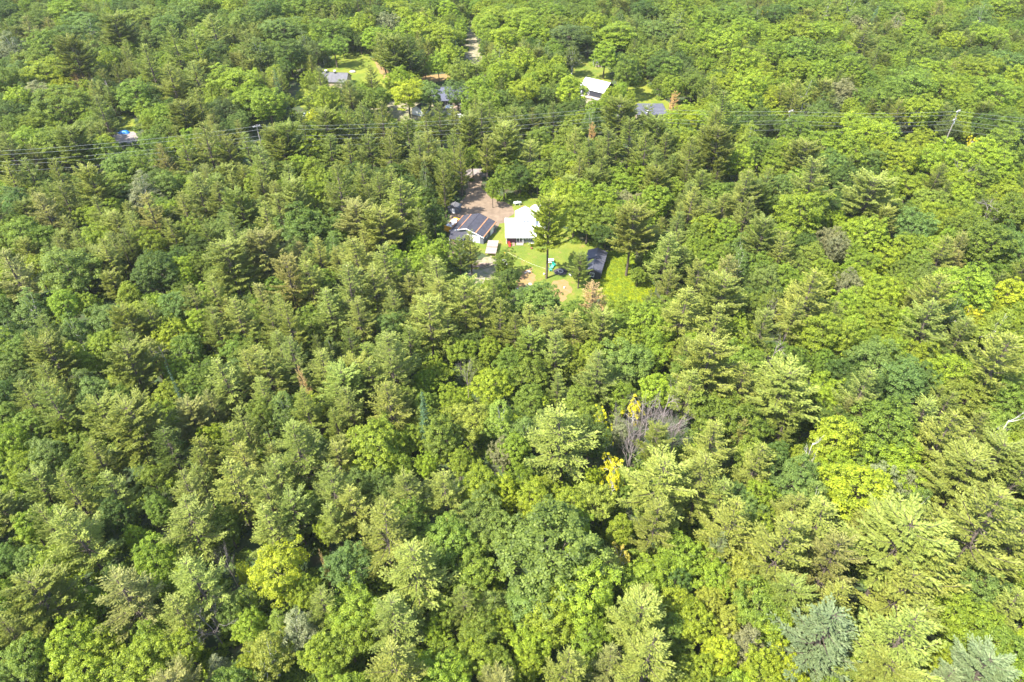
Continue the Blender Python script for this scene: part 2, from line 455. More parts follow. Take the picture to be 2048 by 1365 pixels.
TREES = """
15 25 M1 50|60 45 M2 55|130 20 M3 65|85 22 B2 40|60 62 P4 40|165 42 B6 75|95 88 M2 75|140 70 B6 65|236 65 P2 65|290 35 B3 65|205 110 M2 55|178 62 B6 55|332 55 M6 65|298 82 B2 55|370 30 M6 65|430 62 P3 65|352 95 P2 60|395 102 P2 60
492 42 M6 55|497 95 P3 50|470 15 M3 45|410 10 M2 45|75 120 M2 60|25 100 B5 55|30 150 B2 75|90 145 M4 85|152 115 P2 60|212 125 M3 45|220 175 D1 40|158 158 R1 34|122 170 M5 42|72 190 B5 70|118 213 M2 105|42 200 M4 55|207 232 P2 65|15 165 M2 60|12 232 M1 45|272 192 M2 62
345 165 P2 65|395 158 P3 60|300 128 P2 60|436 108 M1 50|468 163 M3 88|428 190 M3 55|372 238 P2 60|312 232 M3 55|402 215 P2 50|456 218 B1 50|492 200 M3 58|300 252 M3 42|50 282 M3 58|20 300 P2 58|105 290 M2 78|145 297 P2 66|190 322 M2 60|250 326 M6 66|331 318 P4 40|290 322 M2 55|380 302 P2 58|420 287 P3 62|462 304 P2 52|25 255 M2 50
535 22 M1 65|600 15 M2 65|562 60 B2 88|515 112 B2 65|660 62 M2 75|640 15 M2 55|610 88 B1 45|632 100 B1 35|577 108 M1 65|668 92 M2 55|690 15 M2 45|722 50 M4 55|745 78 M3 45|765 25 M1 50|792 22 M4 55|778 45 B5 45|812 38 M4 45|815 62 M4 45|772 78 M3 45|766 95 P2 45|790 112 P2 55|817 108 P1 55|852 50 M4 58|885 75 M4 65|898 108 M3 50|876 130 M3 42|862 15 M2 55|897 25 M4 45|985 35 M3 58|977 55 M3 50|1010 82 M4 58|984 80 M4 45|1000 122 B3 58|972 130 M3 40
537 208 M3 80|618 165 M4 32|640 168 P2 42|650 202 M4 64|680 190 B1 45|702 190 P3 42|722 198 M6 40|628 242 M5 42|742 158 P2 36|745 200 M2 50|765 195 M2 40|800 158 M4 52|815 188 M5 66|857 188 B6 55|911 150 B3 52|914 183 B6 50|936 145 M3 35|960 178 M3 62|977 208 M3 52|1004 150 M4 62|1002 200 M6 42
556 294 P2 58|580 287 P2 56|610 262 P2 46|655 258 P2 56|690 262 P2 52|730 243 P2 48|760 258 P2 54|790 272 P2 52|820 262 P2 56|852 252 P2 48|880 243 P2 50|860 292 P3 50|912 258 P3 45|940 262 P2 48|962 250 P2 52|972 287 P2 56|1002 252 P2 52|1010 292 P3 56|905 302 M1 45|622 302 M4 55|570 312 P2 56|660 302 P2 56|700 312 P2 56|740 302 P2 56|780 312 P2 56|840 312 P3 56|880 327 P3 50|945 318 M4 40|1012 322 M4 50|530 332 P3 56|600 337 M3 50
1045 42 M3 65|1075 20 M2 45|1060 62 M4 55|1110 30 M3 55|1137 75 B1 80|1145 115 B1 45|1118 48 B3 55|1165 30 M2 50|1190 50 M3 50|1234 72 M3 90|1210 112 M3 50|1320 62 B2 72|1290 20 M1 55|1325 25 B3 50|1360 15 M3 55|1352 50 B3 65|1300 117 M2 52|1322 132 M1 50|1366 107 M4 36|1342 142 M2 52|1376 150 B1 42|1387 167 M2 52|1345 175 M3 45|1420 40 M3 65|1420 76 M3 56|1400 110 M2 50|1470 30 M2 62|1490 60 M3 65|1530 27 Y1 18|1450 92 M3 65|1490 130 M4 62|1450 165 M4 70|1500 176 M4 66|1530 150 M4 45|1480 205 M4 60|1540 200 M5 52|1444 228 P2 72|1347 208 R1 24|1385 243 M5 32|1040 122 M4 60|1028 158 M2 42|1049 185 M5 56|1092 145 M4 62|1087 195 M6 42|1142 182 M4 60|1118 155 M3 45|1225 195 M4 42|1268 200 M4 24|1210 218 M4 36|1185 222 M4 36
1030 248 P2 44|1109 243 P2 44|1080 280 M2 54|1140 272 B3 56|1060 315 P3 54|1180 252 B6 45|1182 268 R1 20|1240 242 P2 66|1290 245 P2 56|1260 282 P2 66|1312 272 P2 56|1220 292 P3 56|1290 312 P2 66|1352 262 M2 50|1372 282 M3 52|1332 302 P2 54|1380 312 P2 56|1402 287 P2 52|1480 262 M3 52|1500 282 B3 56|1480 322 M3 56|1522 302 M2 56|1180 312 P2 56|1130 322 B3 56|1100 305 M3 40|1150 292 P3 45|1430 262 P2 58|1430 300 P2 60
1560 30 M1 55|1602 20 M2 56|1652 25 B3 56|1592 62 M3 66|1642 66 M3 66|1560 72 M3 56|1700 18 B3 55|1722 35 M6 46|1746 45 S6 20|1712 50 B5 30|1722 78 P3 56|1690 105 M4 36|1652 115 M2 56|1600 108 M2 66|1552 110 M3 56|1782 25 M2 56|1792 55 B5 46|1832 28 M3 50|1822 66 M3 56|1872 30 P4 46|1882 52 M2 50|1932 60 M1 42|1962 35 B6 56|2002 20 M3 66|2032 60 M2 48|1972 72 M3 56|1902 86 M4 56|1842 100 M2 56|1772 106 M2 56|1702 140 M3 66|1642 146 M3 56|1592 142 M3 70|1952 110 M1 28|2012 122 B6 66|1962 142 M3 76|1862 140 M3 56|1822 170 M2 86|1882 176 M3 76|1782 192 M2 66|1992 190 M3 86|2032 160 M4 48|2042 222 M3 46|1932 215 M3 50|1840 222 M3 80|1635 200 M5 24|1612 187 B3 48|1588 192 P3 40|1682 185 B5 56|1700 215 M4 36|1722 205 M2 40|1560 195 P3 40
1592 268 M2 66|1570 300 M3 50|1652 290 M4 76|1630 258 M3 40|1732 265 M4 86|1702 302 M3 76|1772 302 M4 56|1790 272 M4 36|1842 282 M4 56|1912 270 B1 46|1940 281 Y1 16|1892 302 M4 66|1962 312 M4 66|2002 292 M2 76|2034 262 M2 56|1602 322 P3 66|1662 326 B6 56|1742 326 M6 56|1802 322 M4 66|1862 326 M3 56|1922 332 M4 66|1992 336 M4 66|1550 342 M3 56
22 357 P2 56|62 350 P3 46|120 352 P2 50|30 402 B6 56|93 425 P4 72|132 402 P2 56|168 434 M3 42|205 432 P2 56|190 375 P3 56|240 370 M2 56|290 387 B5 66|305 430 P4 72|270 462 P3 46|345 445 M1 46|332 375 M6 56|402 390 P3 76|372 422 P3 56|440 402 P2 66|482 420 P2 56|50 470 M2 72|25 545 P4 86|137 542 M6 108|200 482 M3 56|217 520 P3 56|312 545 M1 92|300 492 M3 56|395 522 M2 46|376 562 M4 36|462 535 P3 88|430 592 P3 56|492 500 P3 56|470 470 P3 56|67 622 B6 72|10 622 M1 46|130 612 M3 62|180 612 M3 46|218 640 B6 76|262 652 P2 56|302 636 P2 56|355 616 B6 66|402 650 M4 56|346 668 M4 66|150 662 B6 56|100 667 P2 56|20 667 B6 56|480 640 P3 76|440 667 P2 56|260 690 P2 56|120 352 P2 50|260 595 M3 50|240 460 P3 50
525 372 P3 56|580 372 P3 56|630 387 M3 56|592 402 P3 50|555 395 P3 46|680 380 P2 72|730 367 P2 56|742 400 P2 46|800 410 P2 105|760 385 P2 55|607 450 M1 108|560 420 P3 52|532 440 P3 56|668 462 M6 56|668 497 B6 50|716 445 P4 66|765 460 P3 76|715 520 P3 86|770 540 P3 78|843 452 P3 40|840 492 M3 46|816 490 M1 36|840 530 M3 56|640 512 P3 50|530 512 P4 76|580 560 P4 76|622 562 P3 66|700 582 P3 86|750 582 P3 76|660 622 P3 76|530 602 P4 56|560 622 P3 50|525 622 M2 56|620 642 M2 56|580 652 P2 66|790 620 P3 66|720 642 P3 76|875 565 P3 86|865 520 M3 46|880 602 P3 76|882 500 M3 52|912 498 P3 40|860 642 P3 86|930 602 P3 76|960 622 P3 66|937 572 B6 45|988 592 P2 56|992 530 M2 40|1003 560 M1 45|787 657 M6 62|1000 642 P2 56|900 662 P3 56|850 395 M1 50|872 385 M1 42|868 430 M1 45|985 378 M3 28|855 350 P2 46|885 345 P2 40|835 350 P2 50
1025 372 M3 52|1096 378 M4 30|1130 352 P2 46|1060 365 M2 35|1085 350 M2 38|1135 398 M4 86|1165 432 M4 76|1202 402 M3 76|1192 455 M2 66|1222 440 M3 56|1212 472 M1 52|1245 375 M3 56|1250 402 B5 34|1310 402 M3 76|1290 455 M3 56|1342 382 M3 56|1380 410 P3 52|1400 372 P2 50|1432 392 M2 56|1392 468 M2 56|1412 458 M3 66|1487 387 P3 76|1490 432 P3 56|1452 470 M3 56|1512 402 P1 46|1530 372 P2 50|1380 510 M3 46|1420 525 M3 46|1395 560 P3 66|1450 550 P4 60|1480 500 B6 56|1522 480 P3 56|1522 540 M2 56|1365 622 P3 92|1440 602 P3 76|1430 650 P3 66|1490 602 M1 46|1502 622 M2 66|1062 642 P3 56|1100 652 P3 76|1150 632 M2 56|1240 622 M3 56|1290 640 M3 76|1230 652 M2 56|1322 670 M3 56|1202 662 P3 46|1030 662 P2 56|1302 608 B1 40|1470 662 M3 56|1522 662 P3 56|1336 575 P3 46|1160 350 P2 50|1200 350 P2 56|1280 350 M3 56|1310 345 P2 50
1555 380 B6 76|1625 370 P3 86|1690 357 M1 56|1735 400 P3 86|1605 427 M3 96|1670 442 M4 42|1690 460 M3 46|1590 472 M1 46|1782 395 M4 36|1820 372 M3 56|1860 402 B3 62|1806 422 M2 50|1830 452 B6 72|1902 360 M4 66|1917 387 M4 56|1962 360 M2 56|1990 392 M4 42|1925 348 D1 50|1976 420 D1 46|1890 442 M4 46|1842 410 M3 40|2022 422 M2 76|1930 460 M2 76|1970 490 M2 106|2030 502 M6 76|1880 510 P3 66|1912 500 P4 36|1730 470 M3 86|1660 480 B5 46|1622 512 B3 56|1562 502 P3 56|1722 522 M3 56|1772 520 M4 56|1802 545 M2 56|1697 567 B5 52|1612 597 P3 98|1570 560 M3 56|1690 612 M3 66|1762 592 M4 66|1812 562 M2 46|1862 602 P3 82|1850 650 P3 92|1930 577 M3 106|2020 592 M5 70|1942 630 Y1 26|1940 645 M5 46|1990 550 M2 50|2022 530 M4 46|1762 640 M3 66|1580 642 P3 60|1640 670 M3 86|1702 662 M3 60|1920 672 P3 56|1990 662 B3 76|2032 640 M3 56|1965 650 M3 50|1545 622 D1 36|1600 672 M2 50
30 722 M6 56|110 722 P2 72|185 722 M3 56|268 737 P2 82|335 722 D1 34|355 742 M3 50|390 762 M2 56|455 762 P3 82|500 742 P3 56|60 802 P2 66|110 812 P2 76|190 792 B2 72|290 832 M2 50|250 802 M2 56|358 788 S6 14|15 840 M2 60|62 855 M2 56|20 885 M4 60|275 862 P2 105|345 902 P1 86|388 840 P4 58|425 880 M5 46|402 932 P2 56|470 892 P2 66|490 850 P3 56|50 942 M4 66|97 912 B2 72|180 892 M2 56|200 922 P2 76|202 952 M2 50|90 982 P3 56|150 992 P2 76|230 982 P3 76|302 952 M2 50|310 1002 M1 46|380 992 P3 76|470 972 P3 96|20 992 M3 56|135 860 M3 50|320 1020 M2 50
535 742 P3 76|590 722 P3 66|650 742 P3 76|700 692 P1 56|782 725 P3 96|740 762 P2 76|872 742 M3 56|920 702 M3 56|935 745 D1 28|980 702 M3 56|985 772 M4 76|608 775 R1 22|615 822 P2 62|525 832 M2 56|530 792 P3 60|700 812 P3 66|782 812 P3 88|675 852 P2 46|850 812 M2 50|851 848 S1 34|900 802 M4 52|940 842 B4 86|1000 842 B3 76|595 897 P2 106|560 962 P3 66|690 902 P3 56|750 892 M3 106|800 932 M3 66|760 972 M6 66|855 932 M4 42|920 922 M3 60|667 977 P3 82|820 982 P3 76|890 982 P3 82|960 972 M4 82|1010 982 M5 56|540 1002 P3 76|1005 905 B5 50|820 880 M3 60
1060 742 M2 76|1110 702 P3 66|1194 747 P3 80|1150 722 M3 50|1255 722 M6 86|1312 712 M3 46|1310 782 M4 72|1375 782 P3 80|1412 737 P3 96|1480 772 P3 76|1520 782 P3 56|1500 702 M3 56|1060 802 M2 60|1127 872 P3 125|1200 830 Y1 24|1270 814 Y1 30|1216 868 Y1 18|1235 835 D1 30|1242 862 B5 45|1322 838 D1 60|1330 812 D1 55|1288 832 D1 50|1352 868 D1 50|1262 900 D1 50|1312 856 D1 50|1262 858 D1 45|1300 822 D1 55|1355 845 D1 55|1285 850 D1 45|1340 868 D1 45|1268 882 D1 50|1225 925 Y1 34|1228 955 Y1 30|1185 960 M5 34|1440 832 M2 96|1510 852 M2 66|1310 887 P2 66|1420 892 P3 96|1480 872 P4 36|1510 932 P3 76|1320 972 P3 140|1400 962 P3 106|1440 1002 P3 70|1070 1002 M4 72|1040 962 M4 50|1190 1002 B4 76|1480 1000 B6 56|1030 900 M3 60|1070 940 M1 50
1545 712 D1 42|1565 790 P3 106|1572 832 P2 60|1650 782 M4 80|1720 790 P3 80|1700 832 P4 46|1752 722 B6 105|1800 762 B6 96|1832 712 M4 60|1905 752 M4 96|1870 802 P2 50|1930 797 B4 86|1990 732 P3 106|2022 802 M2 86|1770 852 M2 116|1840 832 P3 86|1880 880 P3 106|1950 862 P3 66|1998 862 W1 44|1670 882 M4 86|1800 922 M4 106|1890 932 M3 50|1615 910 W1 30|1590 962 B6 96|1715 982 M4 130|1810 972 B5 56|1832 1012 B6 60|1920 962 P3 106|1980 932 P3 86|2032 962 P3 86|1960 1012 P3 106|2012 902 M3 60|1852 1002 M5 28|1650 830 B3 50|1850 760 B6 60
60 1052 M3 56|160 1075 P3 108|232 1032 M1 56|60 1122 M6 56|115 1132 M3 76|90 1202 P2 106|15 1182 M3 46|15 1122 M6 50|275 1077 M4 44|310 1112 M3 72|380 1052 P3 106|250 1187 P4 112|185 1202 M3 56|395 1167 P3 106|452 1122 D1 28|362 1232 P3 86|422 1242 D1 60|462 1232 M6 50|500 1202 B3 50|490 1152 M5 28|500 1252 M3 60|60 1312 M2 86|148 1287 M4 96|130 1332 M4 50|212 1292 M4 76|285 1327 M3 92|370 1292 M4 76|370 1347 P4 50|440 1342 B5 50|500 1332 M4 50|20 1345 M6 60|20 1270 P2 70|100 1050 P3 60|330 1170 M3 50
545 1057 P3 86|670 1042 P3 66|770 1062 P3 106|650 1062 M3 40|695 1132 B6 86|560 1147 M5 106|650 1137 R1 10|620 1182 M3 56|830 1142 P3 132|712 1227 M3 108|600 1262 B5 76|560 1252 B3 56|790 1242 P3 106|790 1332 P3 122|930 1212 P3 56|900 1082 M2 106|950 1142 M2 96|1000 1062 M6 80|892 1232 M2 60|960 1262 M2 76|870 1272 M4 42|540 1312 B4 96|640 1312 M3 76|662 1352 M3 60|850 1332 M4 56|905 1322 M3 76|960 1312 M3 72|1000 1252 M3 66|1000 1332 M2 60|980 1357 P4 46|590 1190 M3 50
1110 1102 M6 190|1060 1202 M6 96|1310 1050 P3 80|1240 1112 Y2 34|1170 1182 M3 116|1100 1232 M3 106|1060 1292 M4 70|1360 1112 M3 86|1290 1162 M3 86|1430 1152 M3 76|1437 1097 P5 48|1465 1047 P3 96|1290 1202 P4 56|1275 1252 P3 96|1290 1332 P3 126|1220 1332 P4 76|1130 1342 P3 86|1060 1332 M4 66|1340 1262 M2 66|1385 1242 M4 80|1420 1202 B4 56|1490 1158 B4 86|1490 1292 B5 76|1440 1312 M5 66|1400 1342 M3 60|1520 1347 M4 76|1180 1272 M3 76|1350 1312 M2 60|1240 1060 M4 50
1560 1102 P3 126|1640 1052 P3 116|1660 1122 P4 100|1790 1102 P3 150|1840 1132 P3 130|1960 1062 P3 160|2030 1082 P3 96|1750 1052 P3 90|1660 1202 P3 96|1645 1272 P5 158|1555 1257 M4 70|1570 1342 M5 76|1800 1192 P3 132|1830 1242 P3 90|1790 1292 P3 170|1760 1357 P3 90|1950 1162 B2 96|1900 1222 M3 86|1960 1272 M3 106|2020 1222 P3 76|2000 1302 M2 96|1950 1352 P5 96|2030 1332 M4 56|1880 1330 M4 80|1700 1350 M3 60
"""

# ---------------------------------------------------------------- object helpers
def tagged(o, label, cat, group=None, kind=None):
    o['label'] = label
    if cat: o['category'] = cat
    if group: o['group'] = group
    if kind: o['kind'] = kind
    return o

def empty(name, loc, rz=0.0):
    o = bpy.data.objects.new(name, None)
    C.objects.link(o)
    o.location = loc
    o.rotation_euler = (0, 0, rz)
    o.empty_display_size = 0.5
    return o

def obj(name, me, parent=None, loc=(0, 0, 0), rz=0.0):
    o = bpy.data.objects.new(name, me)
    C.objects.link(o)
    o.location = loc
    o.rotation_euler = (0, 0, rz)
    if parent: o.parent = parent
    return o

def bmesh_obj(name, bm, mat, parent=None, bevel=0.0, smooth=False):
    if bevel:
        bmesh.ops.bevel(bm, geom=bm.edges[:], offset=bevel, segments=1, affect='EDGES', clamp_overlap=True)
    bmesh.ops.recalc_face_normals(bm, faces=bm.faces[:])
    me = bpy.data.meshes.new(name)
    bm.to_mesh(me); bm.free()
    for p in me.polygons: p.use_smooth = smooth
    me.materials.append(mat)
    return obj(name, me, parent)

def bx(bm, x0, x1, y0, y1, z0, z1, mtx=None):
    v = [bm.verts.new((x, y, z)) for z in (z0, z1) for x, y in ((x0, y0), (x1, y0), (x1, y1), (x0, y1))]
    for f in ((3, 2, 1, 0), (4, 5, 6, 7), (0, 1, 5, 4), (1, 2, 6, 5), (2, 3, 7, 6), (3, 0, 4, 7)):
        bm.faces.new([v[i] for i in f])
    if mtx is not None: bmesh.ops.transform(bm, matrix=mtx, verts=v)
    return v

def box(name, mat, parent, x0, x1, y0, y1, z0, z1, bevel=0.0, mtx=None):
    bm = bmesh.new(); bx(bm, x0, x1, y0, y1, z0, z1, mtx)
    return bmesh_obj(name, bm, mat, parent, bevel)

def cyl(bm, a, b, r, n=10, r2=None):
    a, b = Vector(a), Vector(b); d = b - a
    q = d.to_track_quat('Z', 'Y').to_matrix().to_4x4()
    bmesh.ops.create_cone(bm, cap_ends=True, segments=n, radius1=r, radius2=r if r2 is None else r2, depth=d.length, matrix=Matrix.Translation((a + b) / 2) @ q)

def cylo(name, mat, parent, a, b, r, n=10, r2=None, smooth=True):
    bm = bmesh.new(); cyl(bm, a, b, r, n, r2)
    return bmesh_obj(name, bm, mat, parent)

def prism(name, mat, parent, pts, z0, z1):
    bm = bmesh.new()
    lo = [bm.verts.new((x, y, z0)) for x, y in pts]; hi = [bm.verts.new((x, y, z1)) for x, y in pts]
    bm.faces.new(lo[::-1]); bm.faces.new(hi)
    for i in range(len(pts)):
        j = (i + 1) % len(pts); bm.faces.new((lo[i], lo[j], hi[j], hi[i]))
    return bmesh_obj(name, bm, mat, parent)

def slab(name, mat, parent, p, t):
    """A sloped slab under the quad p (four corners), t thick."""
    bm = bmesh.new()
    hi = [bm.verts.new(q) for q in p]; lo = [bm.verts.new((q[0], q[1], q[2] - t)) for q in p]
    bm.faces.new(hi); bm.faces.new(lo[::-1])
    for i in range(4):
        j = (i + 1) % 4; bm.faces.new((hi[i], lo[i], lo[j], hi[j]))
    return bmesh_obj(name, bm, mat, parent)

# ---------------------------------------------------------------- ground and other sheets
def ground_mat():
    m, nt, b = new_mat('forest_floor')
    tc = nt.nodes.new('ShaderNodeTexCoord')
    n1 = nt.nodes.new('ShaderNodeTexNoise'); n1.inputs['Scale'].default_value = 0.35; n1.inputs['Detail'].default_value = 8
    n2 = nt.nodes.new('ShaderNodeTexNoise'); n2.inputs['Scale'].default_value = 0.05; n2.inputs['Detail'].default_value = 4
    for n in (n1, n2): nt.links.new(tc.outputs['Object'], n.inputs['Vector'])
    r1 = nt.nodes.new('ShaderNodeValToRGB')
    e = r1.color_ramp.elements
    e[0].position = .35; e[0].color = (.060, .050, .028, 1); e[1].position = .55; e[1].color = (.040, .085, .022, 1)
    r2 = nt.nodes.new('ShaderNodeValToRGB')
    e = r2.color_ramp.elements
    e[0].position = .4; e[0].color = (.11, .075, .05, 1); e[1].position = .47; e[1].color = (.06, .07, .03, 1)
    nt.links.new(n1.outputs['Fac'], r1.inputs['Fac']); nt.links.new(n2.outputs['Fac'], r2.inputs['Fac'])
    mx = nt.nodes.new('ShaderNodeMix'); mx.data_type = 'RGBA'; mx.inputs['Factor'].default_value = .35
    nt.links.new(r1.outputs['Color'], mx.inputs['A']); nt.links.new(r2.outputs['Color'], mx.inputs['B'])
    nt.links.new(mx.outputs['Result'], b.inputs['Base Color']); b.inputs['Roughness'].default_value = .95
    bp = nt.nodes.new('ShaderNodeBump'); bp.inputs['Distance'].default_value = .3
    nt.links.new(n1.outputs['Fac'], bp.inputs['Height']); nt.links.new(bp.outputs['Normal'], b.inputs['Normal'])
    return m

def lawn_mat(name, green, yellow, dirt, dirt_amt=0.5):
    m, nt, b = new_mat(name)
    tc = nt.nodes.new('ShaderNodeTexCoord')
    def noise(s, d=6):
        n = nt.nodes.new('ShaderNodeTexNoise'); n.inputs['Scale'].default_value = s; n.inputs['Detail'].default_value = d
        nt.links.new(tc.outputs['Object'], n.inputs['Vector']); return n
    a, c, f = noise(.16), noise(.42, 8), noise(2.5, 4)
    r1 = nt.nodes.new('ShaderNodeValToRGB'); e = r1.color_ramp.elements
    e[0].position = .38; e[0].color = (*green, 1); e[1].position = .62; e[1].color = (*yellow, 1)
    nt.links.new(a.outputs['Fac'], r1.inputs['Fac'])
    r2 = nt.nodes.new('ShaderNodeValToRGB'); e = r2.color_ramp.elements
    e[0].position = .58 ; e[0].color = (0, 0, 0, 1); e[1].position = .72; e[1].color = (dirt_amt,) * 3 + (1,)
    nt.links.new(c.outputs['Fac'], r2.inputs['Fac'])
    mx = nt.nodes.new('ShaderNodeMix'); mx.data_type = 'RGBA'
    nt.links.new(r2.outputs['Color'], mx.inputs['Factor']); nt.links.new(r1.outputs['Color'], mx.inputs['A']); mx.inputs['B'].default_value = (*dirt, 1)
    m2 = nt.nodes.new('ShaderNodeMix'); m2.data_type = 'RGBA'; m2.blend_type = 'OVERLAY'; m2.inputs['Factor'].default_value = .55
    nt.links.new(mx.outputs['Result'], m2.inputs['A']); nt.links.new(f.outputs['Fac'], m2.inputs['B'])
    nt.links.new(m2.outputs['Result'], b.inputs['Base Color']); b.inputs['Roughness'].default_value = .9
    b.inputs['Specular IOR Level'].default_value = .15
    bp = nt.nodes.new('ShaderNodeBump'); bp.inputs['Distance'].default_value = .08; bp.inputs['Strength'].default_value = .6
    nt.links.new(f.outputs['Fac'], bp.inputs['Height']); nt.links.new(bp.outputs['Normal'], b.inputs['Normal'])
    return m

M_GROUND = ground_mat()
M_LAWN = lawn_mat('mown_lawn', (.115, .165, .024), (.185, .205, .032), (.27, .18, .07), .7)
M_LAWN2 = lawn_mat('sunny_lawn', (.13, .175, .024), (.20, .22, .03), (.27, .16, .06), .4)
M_GRAVEL = plain('brown_gravel', (.245, .18, .125), .95, .2, .5, .3, col2=(.16, .115, .08), detail=9)
M_ROAD = plain('grey_road_surface', (.26, .22, .21), .9, .15, .6, .1, detail=8)
M_DIRT = plain('bare_orange_dirt', (.34, .19, .09), .95, .2, .8, .3, col2=(.21, .17, .05), detail=8)
M_PALE = plain('pale_sandy_gravel', (.34, .27, .21), .95, .2, .6, .2, col2=(.15, .17, .06), detail=9)

def sheet(name, poly, mat, z, is_px=True, rough=0.6, label=None):
    pts = [W(x, y, 0) if is_px else Vector((x, y, 0)) for x, y in poly]
    rs = random.Random(len(name) * 7 + len(poly))
    out = []
    for i, p in enumerate(pts):
        q = pts[(i + 1) % len(pts)]
        n = max(1, int((q - p).length / 1.3))
        for k in range(n):
            c = p.lerp(q, k / n)
            out.append((c.x + rs.uniform(-1, 1) * rough, c.y + rs.uniform(-1, 1) * rough))
    bm = bmesh.new()
    f = bm.faces.new([bm.verts.new((x, y, z)) for x, y in out])
    bmesh.ops.triangulate(bm, faces=[f])
    if sum(fc.normal.z for fc in bm.faces) < 0: bmesh.ops.reverse_faces(bm, faces=bm.faces[:])
    me = bpy.data.meshes.new(name); bm.to_mesh(me); bm.free(); me.materials.append(mat)
    o = obj(name, me); o['kind'] = 'structure'
    if label: o['label'] = label
    return o

bm = bmesh.new()
bmesh.ops.create_grid(bm, x_segments=60, y_segments=60, size=1500)
for v in bm.verts: v.co.y += 900
me = bpy.data.meshes.new('ground'); bm.to_mesh(me); bm.free(); me.materials.append(M_GROUND)
g = obj('ground', me); g['kind'] = 'structure'; g['label'] = 'brown and green forest floor under the trees'

YARD = [(925, 395), (940, 375), (965, 372), (1000, 398), (1030, 396), (1100, 398), (1112, 432), (1128, 456), (1160, 480), (1215, 500), (1240, 525), (1215, 570), (1170, 612), (1120, 625), (1040, 612), (1015, 560), (1000, 520), (960, 505), (905, 500), (893, 450)]
sheet('lawn', YARD, M_LAWN, .012, label='sunlit mown lawn round the white-roofed house')
sheet('gravel_drive', [(928, 398), (936, 372), (942, 350), (964, 350), (962, 375), (985, 398), (1010, 405), (1026, 413), (1028, 428), (1012, 440), (1009, 446), (998, 448), (992, 464), (982, 470), (905, 470), (900, 430)], M_GRAVEL, .03, rough=.35, label='brown gravel drive and turning circle beside the garage')
sheet('bare_dirt_patch', [(1037, 560), (1045, 543), (1062, 536), (1072, 560), (1066, 585), (1052, 600), (1030, 590)], M_DIRT, .024, rough=.7, label='worn orange dirt patch at the low end of the lawn')
sheet('bare_dirt_path', [(1095, 585), (1100, 566), (1130, 560), (1146, 580), (1128, 604), (1106, 600)], M_DIRT, .02, rough=.7, label='dry orange ground below the tall pine')
sheet('worn_ground', [(940, 545), (952, 522), (985, 512), (1000, 530), (994, 568), (962, 575), (944, 570)], M_PALE, .022, rough=.8, label='pale trampled ground below the garage')
sheet('dirt_path', [(870, 510), (885, 480), (905, 478), (915, 500), (905, 520), (870, 530)], M_GRAVEL, .026, rough=.6, label='brown dirt track left of the garage')
sheet('road', [(830, 352), (830, 340), (930, 338), (1100, 338), (1180, 340), (1180, 352), (1100, 352), (930, 354)], M_ROAD, .02, rough=.2, label='grey road seen in gaps between the pines')
sheet('far_lawn', [(590, 190), (605, 170), (640, 150), (665, 112), (700, 100), (728, 108), (748, 118), (765, 150), (790, 165), (800, 200), (640, 215), (600, 215)], M_LAWN2, .014, label='bright lawn round the grey-roofed house')
sheet('far_dirt_patch', [(745, 118), (752, 120), (795, 158), (870, 150), (905, 146), (900, 158), (860, 168), (800, 175), (770, 160)], M_DIRT, .024, rough=.6, label='orange dirt bank behind the blue-grey roof')
sheet('parking_yard', [(740, 212), (800, 200), (870, 200), (940, 205), (960, 225), (940, 240), (820, 242), (750, 238)], M_PALE, .02, rough=.6, label='pale gravel yard before the blue-grey roof')
sheet('gravel_lane', [(931, 140), (926, 110), (934, 70), (922, 30), (930, -10), (944, -10), (940, 30), (950, 70), (964, 110), (962, 134)], M_PALE, .02, rough=.5, label='pale gravel lane running up through the trees')
sheet('side_lawn', [(1236, 150), (1262, 148), (1292, 158), (1312, 190), (1345, 208), (1352, 245), (1255, 240), (1232, 206)], M_LAWN2, .014, label='yellow-green lawn above the slate-grey roof')
sheet('shaded_lawn', [(1130, 118), (1205, 112), (1222, 150), (1222, 200), (1150, 205)], M_LAWN, .012, label='shaded grass behind the pale metal roof')
sheet('house_drive', [(1160, 205), (1172, 193), (1190, 196), (1186, 212), (1175, 235), (1158, 240)], M_PALE, .02, rough=.4, label='pale drive below the metal-roofed house')
sheet('gravel_clearing', [(222, 268), (238, 262), (268, 264), (278, 280), (262, 292), (226, 288)], M_ROAD, .02, rough=.6, label='grey gravel clearing by the power line')
sheet('clearing_grass', [(232, 262), (246, 235), (262, 232), (274, 250), (276, 266), (240, 264)], M_LAWN2, .016, rough=.8, label='yellow grass above the gravel clearing')
sheet('meadow', [(1190, 565), (1225, 500), (1255, 500), (1300, 560), (1310, 600), (1250, 618), (1205, 612)], lawn_mat('weedy_meadow', (.12, .2, .012), (.2, .24, .010), (.2, .2, .03), .3), .018, rough=1.2, label='bright yellow-green weedy meadow beside the dark shed')

# ---------------------------------------------------------------- building materials
M_WHITEROOF = plain('white_metal_roof', (.80, .81, .80), .45, .03, .6)
M_DARKROOF = plain('dark_blue_grey_shingles', (.050, .049, .066), .85, .22, 1.2, .2, detail=9)
M_SLATE = plain('slate_grey_roof', (.085, .088, .115), .8, .1, 1.0)
M_BLUEROOF = plain('blue_grey_metal_roof', (.095, .10, .14), .6, .08, 1.0)
M_GREYROOF = plain('light_grey_roof', (.12, .118, .13), .8, .15, .8)
M_PALEROOF = plain('pale_metal_roof', (.62, .62, .64), .45, .04, .6)
M_STRAP = plain('raw_orange_lumber', (.42, .20, .10), .8, .2, 2.5)
M_LUMBER = plain('weathered_planks', (.28, .20, .16), .85, .2, 1.8)
M_LUMBER2 = plain('sun_bleached_planks', (.34, .28, .25), .85, .12, 1.8)
M_TRIM = plain('white_trim', (.80, .80, .82), .6, .04, 2)
M_SIDING = plain('grey_siding', (.13, .14, .17), .8, .08, 3)
